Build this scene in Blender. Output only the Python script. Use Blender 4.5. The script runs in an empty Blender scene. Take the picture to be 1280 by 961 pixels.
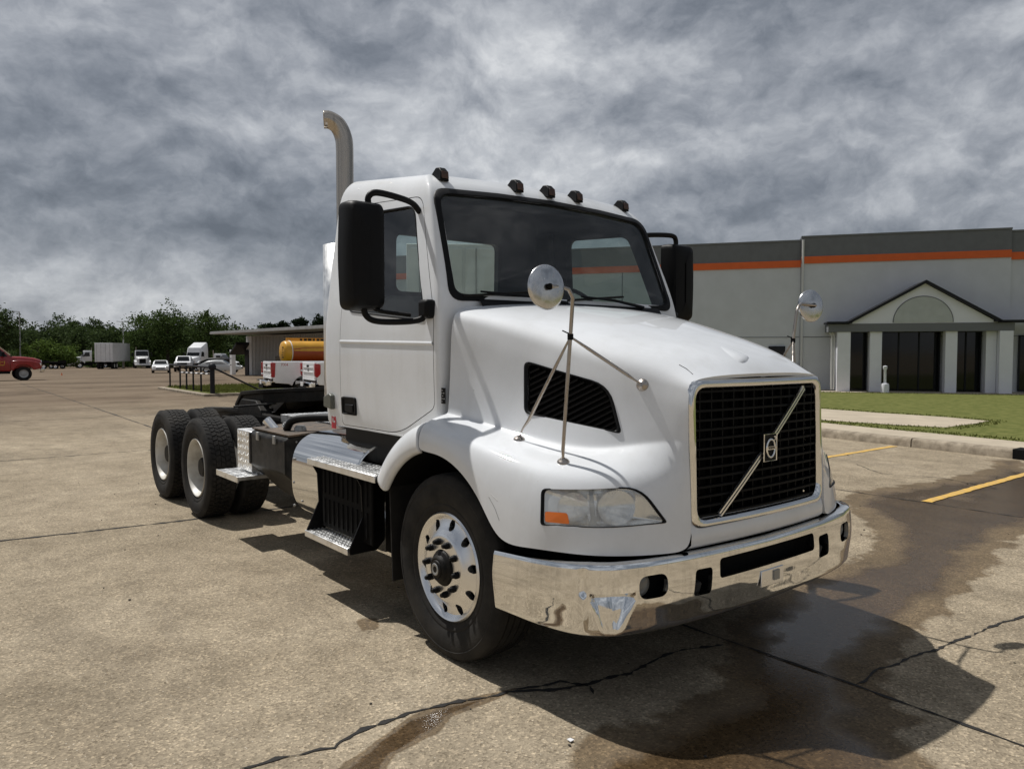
import bpy, bmesh, math, random
import numpy as np
from mathutils import Vector, Matrix
from mathutils.bvhtree import BVHTree
R = math.radians
random.seed(7)
rng = np.random.default_rng(11)
S = bpy.context.scene
COL = S.collection

# ------------------------------------------------------------------ camera
CAM = np.array([3.431, -3.439, 1.686])
FPX, YAW, PITCH = 944.4, R(141.532), R(2.457)
cd = bpy.data.cameras.new('camera')
cam = bpy.data.objects.new('camera', cd); COL.objects.link(cam)
cam.location = CAM
cam.rotation_euler = (R(90) - PITCH, 0, YAW - R(90))
cd.sensor_width = 36; cd.lens = FPX / 1280 * 36
cd.clip_start = .05; cd.clip_end = 3000
S.camera = cam

# ------------------------------------------------------------------ sky and sun
SUN_TRAVEL = Vector((.545, .165, -1.0))
w = bpy.data.worlds.new('World'); S.world = w; w.use_nodes = True
nt = w.node_tree; nt.nodes.clear()
def N(t, tree=None, **k):
    n = (tree or nt).nodes.new(t)
    for a, b in k.items(): setattr(n, a, b)
    return n
SKY_OFF, SKY_K = (11.3, 6.1, 2.5), .68
def build_world():
    L = nt.links.new
    out = N('ShaderNodeOutputWorld')
    sky = N('ShaderNodeTexSky', sky_type='NISHITA', sun_disc=False)
    sky.sun_elevation = R(60.3); sky.sun_rotation = R(253); sky.altitude = 100; sky.dust_density = 2
    b1 = N('ShaderNodeBackground'); L(sky.outputs[0], b1.inputs[0]); b1.inputs[1].default_value = .1
    tc = N('ShaderNodeTexCoord'); d3 = tc.outputs['Generated']
    def M2(op, a, b, c=None):
        m = N('ShaderNodeMath', operation=op)
        for i, q in enumerate((a, b, c)):
            if q is None: continue
            if isinstance(q, (int, float)): m.inputs[i].default_value = q
            else: L(q, m.inputs[i])
        return m.outputs[0]
    # domain warp for billowing edges
    wn = N('ShaderNodeTexNoise'); L(d3, wn.inputs['Vector']); wn.inputs['Scale'].default_value = 5; wn.inputs['Detail'].default_value = 5; wn.inputs['Roughness'].default_value = .55
    ws = N('ShaderNodeVectorMath', operation='MULTIPLY_ADD'); L(wn.outputs['Color'], ws.inputs[0]); ws.inputs[1].default_value = (.12, .12, .08); L(d3, ws.inputs[2])
    def noise(scale, det, rough, dist, off, vec=None, sc=(1, 1, 1)):
        mp = N('ShaderNodeMapping'); L(vec or ws.outputs[0], mp.inputs[0]); mp.inputs['Location'].default_value = off; mp.inputs['Scale'].default_value = sc; mp.inputs['Rotation'].default_value = (0, 0, .6)
        n = N('ShaderNodeTexNoise'); L(mp.outputs[0], n.inputs['Vector'])
        n.inputs['Scale'].default_value = scale; n.inputs['Detail'].default_value = det
        n.inputs['Roughness'].default_value = rough; n.inputs['Distortion'].default_value = dist
        return n.outputs['Fac']
    sc = (1, 1, 1.65)
    big = noise(1.6, 3, .5, 0, SKY_OFF, None, (1, 1, 2.0))
    a = noise(2.7, 12, .6, 0, (1.3, 4.2, 2.0), None, sc)
    b = noise(2.7, 12, .6, 0, (1.3 - .006, 4.2 - .004, 2.0 + .034), None, sc)      # the same cloud sampled a little higher: tops lit, bases dark
    fine = noise(15, 6, .55, 0, (3.3, 1.2, 7), None, (1, 1, 1.4))
    relief = M2('MULTIPLY', M2('SUBTRACT', a, b), SKY_K)
    v = M2('ADD', M2('ADD', M2('MULTIPLY', big, .50), M2('MULTIPLY', a, .36)), M2('ADD', M2('MULTIPLY', fine, .07), relief))
    rp = N('ShaderNodeValToRGB'); L(v, rp.inputs[0])
    e = rp.color_ramp.elements
    e[0].position = .355; e[0].color = (.104, .119, .143, 1)
    e[1].position = .69; e[1].color = (.74, .75, .755, 1)
    for p, c in ((.43, (.172, .19, .22, 1)), (.50, (.272, .29, .322, 1)), (.58, (.435, .452, .478, 1))):
        x = rp.color_ramp.elements.new(p); x.color = c
    b2 = N('ShaderNodeBackground'); L(rp.outputs[0], b2.inputs[0]); b2.inputs[1].default_value = 1.0
    mx = N('ShaderNodeMixShader'); mx.inputs[0].default_value = .95
    L(b1.outputs[0], mx.inputs[1]); L(b2.outputs[0], mx.inputs[2]); L(mx.outputs[0], out.inputs[0])
build_world()
sl = bpy.data.lights.new('sun', 'SUN'); sl.energy = 3.5; sl.angle = R(.6); sl.color = (1, .972, .93)
sun = bpy.data.objects.new('sun', sl); COL.objects.link(sun)
sun.rotation_euler = SUN_TRAVEL.to_track_quat('-Z', 'Y').to_euler()
S.view_settings.view_transform = 'Standard'; S.view_settings.look = 'None'
S.view_settings.exposure = 0.22; S.view_settings.gamma = 1.0

# ------------------------------------------------------------------ pixel helpers (photo is 1280 wide)
_h = np.array([math.cos(YAW), math.sin(YAW), 0]); _r = np.array([math.sin(YAW), -math.cos(YAW), 0]); _z = np.array([0, 0, 1.])
_F = _h * math.cos(PITCH) - _z * math.sin(PITCH); _U = _h * math.sin(PITCH) + _z * math.cos(PITCH)
def ray(px, py):
    d = _F * FPX + _r * (px - 640) + _U * (480.5 - py); return d / np.linalg.norm(d)
def at(px, py, **k):
    a, v = list(k.items())[0]; i = 'xyz'.index(a); d = ray(px, py)
    return CAM + d * ((v - CAM[i]) / d[i])
def gz(x):
    return float(np.interp(-x, [45, 78, 110, 220], [0, -.6, -.85, -1.3]))
def far(px, dist):
    a = YAW + math.atan2(640 - px, FPX); d = dist / math.cos(math.atan2(640 - px, FPX))
    x = CAM[0] + math.cos(a) * d; y = CAM[1] + math.sin(a) * d
    return x, y, gz(x)

# ------------------------------------------------------------------ materials
MATS = {}
def principled(name, col, rough=.5, metal=0, coat=0, spec=.5, var=0, vscale=3, bump=0, bscale=60, var2=None, emit=None):
    m = bpy.data.materials.new(name); m.use_nodes = True; t = m.node_tree; b = t.nodes['Principled BSDF']
    b.inputs['Base Color'].default_value = (*col, 1); b.inputs['Roughness'].default_value = rough
    b.inputs['Metallic'].default_value = metal; b.inputs['Coat Weight'].default_value = coat
    b.inputs['Coat Roughness'].default_value = .035; b.inputs['Specular IOR Level'].default_value = spec
    tc = t.nodes.new('ShaderNodeTexCoord')
    if var or var2:
        n = t.nodes.new('ShaderNodeTexNoise'); n.inputs['Scale'].default_value = vscale; n.inputs['Detail'].default_value = 7
        n.inputs['Roughness'].default_value = .62
        t.links.new(tc.outputs['Object'], n.inputs['Vector'])
        r = t.nodes.new('ShaderNodeValToRGB'); t.links.new(n.outputs['Fac'], r.inputs[0])
        c0 = var2 or tuple(max(0, c * (1 - var)) for c in col)
        r.color_ramp.elements[0].position = .35; r.color_ramp.elements[0].color = (*c0, 1)
        r.color_ramp.elements[1].position = .62; r.color_ramp.elements[1].color = (*col, 1)
        t.links.new(r.outputs[0], b.inputs['Base Color'])
    if bump:
        n = t.nodes.new('ShaderNodeTexNoise'); n.inputs['Scale'].default_value = bscale; n.inputs['Detail'].default_value = 4
        t.links.new(tc.outputs['Object'], n.inputs['Vector'])
        bp = t.nodes.new('ShaderNodeBump'); bp.inputs['Strength'].default_value = bump; bp.inputs['Distance'].default_value = .01
        t.links.new(n.outputs['Fac'], bp.inputs['Height']); t.links.new(bp.outputs[0], b.inputs['Normal'])
    MATS[name] = m
    return m
def glass(name, tint, refl=1.0, rough=0.0, haze=0.0, hazecol=(.6, .6, .58)):
    m = bpy.data.materials.new(name); m.use_nodes = True; t = m.node_tree; t.nodes.clear(); L = t.links.new
    o = t.nodes.new('ShaderNodeOutputMaterial'); tr = t.nodes.new('ShaderNodeBsdfTransparent'); tr.inputs[0].default_value = (*tint, 1)
    gl = t.nodes.new('ShaderNodeBsdfGlossy'); gl.inputs['Roughness'].default_value = rough
    fr = t.nodes.new('ShaderNodeLayerWeight'); fr.inputs[0].default_value = .5
    pw = t.nodes.new('ShaderNodeMath'); pw.operation = 'POWER'; pw.inputs[1].default_value = 5; L(fr.outputs['Facing'], pw.inputs[0])
    mu = t.nodes.new('ShaderNodeMath'); mu.operation = 'MULTIPLY_ADD'; mu.inputs[1].default_value = .9 * refl; mu.inputs[2].default_value = .06 * refl; L(pw.outputs[0], mu.inputs[0])
    mx = t.nodes.new('ShaderNodeMixShader'); L(mu.outputs[0], mx.inputs[0])
    base = tr.outputs[0]
    if haze:
        df = t.nodes.new('ShaderNodeBsdfDiffuse'); df.inputs[0].default_value = (*hazecol, 1)
        n = t.nodes.new('ShaderNodeTexNoise'); n.inputs['Scale'].default_value = 5; n.inputs['Detail'].default_value = 3
        tc = t.nodes.new('ShaderNodeTexCoord'); L(tc.outputs['Object'], n.inputs['Vector'])
        mr = t.nodes.new('ShaderNodeMapRange'); mr.inputs[1].default_value = .35; mr.inputs[2].default_value = .7
        mr.inputs[3].default_value = haze * .7; mr.inputs[4].default_value = haze * 1.3; L(n.outputs['Fac'], mr.inputs[0])
        m2 = t.nodes.new('ShaderNodeMixShader'); L(mr.outputs[0], m2.inputs[0]); L(tr.outputs[0], m2.inputs[1]); L(df.outputs[0], m2.inputs[2])
        base = m2.outputs[0]
    L(base, mx.inputs[1]); L(gl.outputs[0], mx.inputs[2]); L(mx.outputs[0], o.inputs[0])
    MATS[name] = m
    return m
def chrome_mat(name, col, rough, streak=.0, rough2=None, sx=40, sz=1.5):
    m = bpy.data.materials.new(name); m.use_nodes = True; t = m.node_tree; b = t.nodes['Principled BSDF']; L = t.links.new
    b.inputs['Metallic'].default_value = 1; b.inputs['Base Color'].default_value = (*col, 1)
    tc = t.nodes.new('ShaderNodeTexCoord'); mp = t.nodes.new('ShaderNodeMapping'); mp.inputs['Scale'].default_value = (sx, sx, sz)
    L(tc.outputs['Object'], mp.inputs[0])
    n = t.nodes.new('ShaderNodeTexNoise'); n.inputs['Scale'].default_value = 1; n.inputs['Detail'].default_value = 5; L(mp.outputs[0], n.inputs['Vector'])
    mr = t.nodes.new('ShaderNodeMapRange'); mr.inputs[1].default_value = .4; mr.inputs[2].default_value = .75
    mr.inputs[3].default_value = rough; mr.inputs[4].default_value = rough2 or rough * 3; L(n.outputs['Fac'], mr.inputs[0])
    L(mr.outputs[0], b.inputs['Roughness'])
    if streak:
        r = t.nodes.new('ShaderNodeValToRGB'); L(n.outputs['Fac'], r.inputs[0])
        r.color_ramp.elements[0].position = .28; r.color_ramp.elements[0].color = (*[c * (1 - streak) for c in col], 1)
        r.color_ramp.elements[1].position = .48; r.color_ramp.elements[1].color = (*col, 1)
        L(r.outputs[0], b.inputs['Base Color'])
        bp = t.nodes.new('ShaderNodeBump'); bp.inputs['Strength'].default_value = .05; bp.inputs['Distance'].default_value = .004
        L(n.outputs['Fac'], bp.inputs['Height']); L(bp.outputs[0], b.inputs['Normal'])
    MATS[name] = m
def white_paint():
    m = principled('white_paint', (.72, .74, .755), .6, coat=.85, spec=.2); t = m.node_tree; b = t.nodes['Principled BSDF']; L = t.links.new
    tc = [n for n in t.nodes if n.type == 'TEX_COORD'][0]
    n = t.nodes.new('ShaderNodeTexNoise'); n.inputs['Scale'].default_value = 2.2; n.inputs['Detail'].default_value = 8; n.inputs['Roughness'].default_value = .65
    L(tc.outputs['Object'], n.inputs['Vector'])
    r = t.nodes.new('ShaderNodeValToRGB'); r.color_ramp.elements[0].position = .3; r.color_ramp.elements[0].color = (.69, .705, .718, 1)
    r.color_ramp.elements[1].position = .6; r.color_ramp.elements[1].color = (.765, .785, .808, 1); L(n.outputs['Fac'], r.inputs[0])
    sp = t.nodes.new('ShaderNodeTexVoronoi'); sp.inputs['Scale'].default_value = 26; L(tc.outputs['Object'], sp.inputs['Vector'])
    r2 = t.nodes.new('ShaderNodeValToRGB'); r2.color_ramp.elements[0].position = .035; r2.color_ramp.elements[0].color = (1, 1, 1, 1)
    r2.color_ramp.elements[1].position = .05; r2.color_ramp.elements[1].color = (0, 0, 0, 1); L(sp.outputs['Distance'], r2.inputs[0])
    mu = t.nodes.new('ShaderNodeMath'); mu.operation = 'MULTIPLY'; mu.inputs[1].default_value = .35; L(r2.outputs[0], mu.inputs[0])
    mx = t.nodes.new('ShaderNodeMix'); mx.data_type = 'RGBA'; L(mu.outputs[0], mx.inputs['Factor']); L(r.outputs[0], mx.inputs['A'])
    mx.inputs['B'].default_value = (.35, .33, .29, 1)
    mp = t.nodes.new('ShaderNodeMapping'); mp.inputs['Scale'].default_value = (7, 7, 1.1); L(tc.outputs['Object'], mp.inputs[0])
    n3 = t.nodes.new('ShaderNodeTexNoise'); n3.inputs['Scale'].default_value = 1; n3.inputs['Detail'].default_value = 6; n3.inputs['Roughness'].default_value = .65; L(mp.outputs[0], n3.inputs['Vector'])
    r3 = t.nodes.new('ShaderNodeMapRange'); r3.inputs[1].default_value = .52; r3.inputs[2].default_value = .8; r3.inputs[3].default_value = 0; r3.inputs[4].default_value = .2; L(n3.outputs['Fac'], r3.inputs[0])
    m3 = t.nodes.new('ShaderNodeMix'); m3.data_type = 'RGBA'; L(r3.outputs[0], m3.inputs['Factor']); L(mx.outputs['Result'], m3.inputs['A']); m3.inputs['B'].default_value = (.46, .45, .41, 1)
    L(m3.outputs['Result'], b.inputs['Base Color'])
white_paint()
principled('plain_white', (.78, .785, .79), .4, coat=.2, var=.1, vscale=2)
principled('interior', (.02, .021, .022), .9, var=.3, spec=.15)
principled('interior_grey', (.09, .09, .09), .85)
principled('black_plastic', (.006, .006, .0065), .5, var=.25, vscale=8, spec=.16)
principled('grille_black', (.004, .004, .0045), .55, spec=.12)
principled('matte_black', (.008, .0078, .0075), .85, spec=.12, var=.3, vscale=6, bump=.2, bscale=50)
principled('greasy_black', (.009, .0085, .008), .55, spec=.16, var2=(.02, .0175, .0145), vscale=7, bump=.4, bscale=30)
principled('scuffed_black', (.012, .012, .012), .5, spec=.18, var2=(.035, .033, .03), vscale=9, bump=.1, bscale=60)
principled('rubber', (.016, .0155, .015), .8, spec=.2, var2=(.036, .033, .029), vscale=5, bump=.15, bscale=90)
principled('rubber_dark', (.014, .0135, .013), .8, spec=.2, var2=(.026, .024, .021), vscale=6)
principled('rim_white', (.66, .645, .60), .45, var2=(.44, .41, .35), vscale=5)
principled('amber', (.9, .20, .01), .25, coat=.5)
principled('amber_dark', (.07, .026, .008), .3, coat=.3, var=.6, vscale=30)
principled('red_lens', (.35, .01, .012), .2, coat=.5)
principled('decal_red', (.55, .03, .05), .5)
principled('decal_white', (.75, .75, .75), .5)
principled('decal_grey', (.32, .32, .32), .5)
principled('dark_red_paint', (.33, .010, .010), .3, coat=.6, var=.2)
principled('yellow_letters', (.6, .33, .03), .5)
principled('tank_yellow', (.72, .36, .02), .4, coat=.2, var=.2, vscale=2)
principled('tank_orange', (.35, .05, .008), .4, coat=.2)
principled('fog_lens', (.16, .16, .15), .15, spec=.6)
principled('rusty_lid', (.05, .042, .034), .7, var2=(.14, .095, .06), vscale=9, bump=.3, bscale=60)
principled('side_lamp_grey', (.10, .105, .085), .4)
principled('silver_paint', (.52, .53, .52), .3, coat=.5)
principled('grey_metal', (.34, .34, .33), .45, metal=.6, var=.2)
principled('galvanised', (.42, .42, .41), .5, var=.2)
principled('dark_glass', (.008, .009, .0095), .06, spec=.35)
principled('crack_fill', (.022, .02, .018), .9, var=.5, vscale=20, bump=.5, bscale=40)
principled('kerb_concrete', (.38, .32, .24), .9, var2=(.19, .155, .11), vscale=6, bump=.35, bscale=70)
principled('walk_concrete', (.47, .40, .30), .9, var=.18, vscale=2, bump=.2, bscale=90)
principled('gable_paint', (.78, .785, .84), .85, var=.06, vscale=1.5, bump=.1, bscale=25)
principled('wall_paint', (.60, .615, .65), .85, var=.07, vscale=1.3, bump=.12, bscale=25)
principled('arch_grey', (.5, .52, .51), .9, var=.12, vscale=3)
principled('band_dark', (.155, .16, .17), .8, var=.12)
principled('band_orange', (.72, .13, .025), .7, var=.08)
principled('trim_dark', (.014, .0145, .018), .6, spec=.25)
principled('trim_grey', (.16, .165, .175), .7)
principled('trim_white', (.6, .6, .59), .6)
principled('shed_wall', (.40, .39, .37), .7, var=.15)
principled('bark', (.07, .055, .04), .95, var=.4, vscale=8, bump=.6, bscale=20)
principled('stripe_paint', (.66, .40, .07), .8, var2=(.45, .30, .12), vscale=12)
principled('pavement_rubble', (.05, .042, .034), .9, var=.4)
principled('orange_cone', (.7, .15, .02), .6)
chrome_mat('chrome', (.80, .80, .79), .03, .0, .1)
chrome_mat('chrome_bumper', (.84, .84, .83), .02, .16, .08, sx=45, sz=1.0)
chrome_mat('alu_polished', (.84, .84, .84), .26, 0, .34, sx=5, sz=5)
chrome_mat('alu_tread', (.86, .86, .85), .34, .25, .5, sx=12, sz=12)
chrome_mat('stainless', (.46, .41, .35), .2, .3, .35, sx=25, sz=2)
chrome_mat('post_metal', (.42, .38, .34), .25, .3, .5, sx=60, sz=10)
chrome_mat('reflector', (.85, .85, .85), .12, 0, .3)
chrome_mat('mirror_back', (.62, .62, .62), .18, .25, .35, sx=25, sz=25)
glass('windshield_glass', (.72, .80, .77), 1.3, 0, .03, (.5, .52, .5))
glass('side_glass', (.62, .70, .68), 1.2)
glass('lens_clear', (.95, .96, .95), 1.0, .02, .36, (.88, .88, .84))
principled('mirror_glass', (.8, .8, .8), .02, metal=1)

def foliage(name, c0, c1):
    m = bpy.data.materials.new(name); m.use_nodes = True; t = m.node_tree; b = t.nodes['Principled BSDF']; L = t.links.new
    g = t.nodes.new('ShaderNodeNewGeometry'); tc = t.nodes.new('ShaderNodeTexCoord')
    n = t.nodes.new('ShaderNodeTexNoise'); n.inputs['Scale'].default_value = .9; n.inputs['Detail'].default_value = 5; L(tc.outputs['Object'], n.inputs['Vector'])
    a = t.nodes.new('ShaderNodeMath'); a.operation = 'MULTIPLY_ADD'; L(g.outputs['Random Per Island'], a.inputs[0]); a.inputs[1].default_value = .4; L(n.outputs['Fac'], a.inputs[2])
    r = t.nodes.new('ShaderNodeValToRGB'); L(a.outputs[0], r.inputs[0])
    r.color_ramp.elements[0].position = .4; r.color_ramp.elements[0].color = (*c0, 1); r.color_ramp.elements[1].position = .95; r.color_ramp.elements[1].color = (*c1, 1)
    L(r.outputs[0], b.inputs['Base Color']); b.inputs['Roughness'].default_value = .9; b.inputs['Specular IOR Level'].default_value = .1
    tr = t.nodes.new('ShaderNodeBsdfTranslucent'); L(r.outputs[0], tr.inputs[0])
    mx = t.nodes.new('ShaderNodeMixShader'); mx.inputs[0].default_value = .25
    L(b.outputs[0], mx.inputs[1]); L(tr.outputs[0], mx.inputs[2]); L(mx.outputs[0], t.nodes['Material Output'].inputs[0])
    MATS[name] = m
foliage('leaf_dark', (.026, .04, .014), (.075, .11, .036))
foliage('leaf_mid', (.03, .05, .015), (.085, .13, .035))
foliage('leaf_light', (.05, .085, .016), (.13, .19, .04))
foliage('leaf_pine', (.008, .016, .008), (.022, .038, .016))
foliage('grass_blade', (.085, .10, .022), (.19, .20, .06))

def ground_mat():
    m = bpy.data.materials.new('lot_concrete'); m.use_nodes = True; t = m.node_tree; b = t.nodes['Principled BSDF']; L = t.links.new
    tc = t.nodes.new('ShaderNodeTexCoord')
    def noise(scale, det=5, rough=.6, vec=None, dist=0):
        n = t.nodes.new('ShaderNodeTexNoise'); n.inputs['Scale'].default_value = scale; n.inputs['Detail'].default_value = det
        n.inputs['Roughness'].default_value = rough; n.inputs['Distortion'].default_value = dist
        L(vec or tc.outputs['Object'], n.inputs['Vector']); return n.outputs['Fac']
    def ramp(v, stops):
        r = t.nodes.new('ShaderNodeValToRGB'); L(v, r.inputs[0]); e = r.color_ramp.elements
        e[0].position, e[0].color = stops[0][0], (*stops[0][1], 1); e[1].position, e[1].color = stops[-1][0], (*stops[-1][1], 1)
        for p, c in stops[1:-1]: e.new(p).color = (*c, 1)
        return r.outputs[0]
    def mix(f, a, bb, mode='MIX'):
        x = t.nodes.new('ShaderNodeMix'); x.data_type = 'RGBA'; x.blend_type = mode
        if isinstance(f, float): x.inputs['Factor'].default_value = f
        else: L(f, x.inputs['Factor'])
        L(a, x.inputs['A'])
        if isinstance(bb, tuple): x.inputs['B'].default_value = (*bb, 1)
        else: L(bb, x.inputs['B'])
        return x.outputs['Result']
    def math_(op, a, b2):
        x = t.nodes.new('ShaderNodeMath'); x.operation = op
        for i, q in enumerate((a, b2)):
            if isinstance(q, (int, float)): x.inputs[i].default_value = q
            else: L(q, x.inputs[i])
        return x.outputs[0]
    base = ramp(noise(.35, 6, .6), [(.3, (.255, .212, .153)), (.5, (.325, .272, .20)), (.7, (.38, .322, .241))])
    mott = ramp(noise(2.6, 9, .7), [(.3, (.68, .67, .66)), (.65, (1.1, 1.1, 1.1))])
    c = mix(1.0, base, mott, 'MULTIPLY')
    # aggregate
    v1 = t.nodes.new('ShaderNodeTexVoronoi'); v1.inputs['Scale'].default_value = 92; L(tc.outputs['Object'], v1.inputs['Vector'])
    ag = ramp(v1.outputs['Color'], [(.0, (.42, .40, .37)), (.35, (.88, .88, .86)), (.7, (1.1, 1.09, 1.06)), (1.0, (2.0, 1.95, 1.85))])
    c = mix(.85, c, ag, 'MULTIPLY')
    v2 = t.nodes.new('ShaderNodeTexVoronoi'); v2.inputs['Scale'].default_value = 44; L(tc.outputs['Object'], v2.inputs['Vector'])
    pale = ramp(v2.outputs['Distance'], [(.10, (1, 1, 1)), (.16, (0, 0, 0))])
    pk = math_('MULTIPLY', pale, math_('GREATER_THAN', v2.outputs['Color'], .62))
    c = mix(math_('MULTIPLY', pk, .7), c, (.66, .60, .5))
    # dark tyre and oil stains, stretched along the travel direction
    mp = t.nodes.new('ShaderNodeMapping'); mp.inputs['Scale'].default_value = (.16, .8, 1); mp.inputs['Rotation'].default_value = (0, 0, R(14)); L(tc.outputs['Object'], mp.inputs[0])
    st = ramp(noise(1.0, 8, .68, mp.outputs[0], .4), [(.52, (0, 0, 0)), (.72, (1, 1, 1))])
    c = mix(math_('MULTIPLY', st, .5), c, (.12, .102, .08))
    sm = ramp(noise(.9, 6, .7, None, 1.0), [(.62, (0, 0, 0)), (.74, (1, 1, 1))])
    c = mix(math_('MULTIPLY', sm, .3), c, (.11, .09, .07))
    # worn brown gravelly surface further back, towards the trees
    sx_ = t.nodes.new('ShaderNodeSeparateXYZ'); L(tc.outputs['Object'], sx_.inputs[0])
    farf = t.nodes.new('ShaderNodeMapRange'); L(sx_.outputs[0], farf.inputs[0]); farf.inputs[1].default_value = -13; farf.inputs[2].default_value = -26; farf.inputs[3].default_value = 0; farf.inputs[4].default_value = 1
    mp2 = t.nodes.new('ShaderNodeMapping'); mp2.inputs['Scale'].default_value = (.10, .035, 1); mp2.inputs['Rotation'].default_value = (0, 0, R(20)); L(tc.outputs['Object'], mp2.inputs[0])
    trk = ramp(noise(3.0, 9, .7, mp2.outputs[0], 1.2), [(.38, (.06, .041, .028)), (.48, (.125, .09, .062)), (.58, (.185, .14, .098)), (.70, (.085, .06, .042))])
    c = mix(math_('MULTIPLY', farf.outputs[0], .85), c, trk)
    # wet patches
    at_ = t.nodes.new('ShaderNodeAttribute'); at_.attribute_name = 'wet'
    wn = math_('ADD', at_.outputs['Fac'], math_('MULTIPLY', math_('SUBTRACT', noise(3.2, 8, .62), .5), .85))
    wet = ramp(wn, [(.45, (0, 0, 0)), (.55, (1, 1, 1))])
    deep = ramp(math_('ADD', at_.outputs['Fac'], math_('MULTIPLY', math_('SUBTRACT', noise(1.4, 6, .6), .5), 1.1)), [(.72, (0, 0, 0)), (1.05, (1, 1, 1))])
    cw = mix(1.0, c, mix(deep, ramp(noise(2, 3), [(0, (.5, .44, .36)), (1, (.44, .38, .30))]), (.25, .195, .14)), 'MULTIPLY')
    c = mix(wet, c, cw)
    L(c, b.inputs['Base Color'])
    mr = t.nodes.new('ShaderNodeMapRange'); L(math_('MULTIPLY', wet, deep), mr.inputs[0]); mr.inputs[3].default_value = .92; mr.inputs[4].default_value = .16
    L(mr.outputs[0], b.inputs['Roughness']); L(math_('ADD', .08, math_('MULTIPLY', wet, .35)), b.inputs['Specular IOR Level'])
    hb = math_('ADD', math_('MULTIPLY', v1.outputs['Distance'], .7), noise(120, 3))
    bp = t.nodes.new('ShaderNodeBump'); bp.inputs['Distance'].default_value = .006; L(math_('SUBTRACT', .6, math_('MULTIPLY', math_('MULTIPLY', wet, deep), .45)), bp.inputs['Strength'])
    L(hb, bp.inputs['Height']); L(bp.outputs[0], b.inputs['Normal'])
    MATS['lot_concrete'] = m
ground_mat()
def lawn_mat():
    m = principled('lawn', (.155, .16, .05), .95, bump=.8, bscale=40, var2=(.085, .10, .025), vscale=5, spec=.1); MATS['lawn'] = m
lawn_mat()

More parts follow.
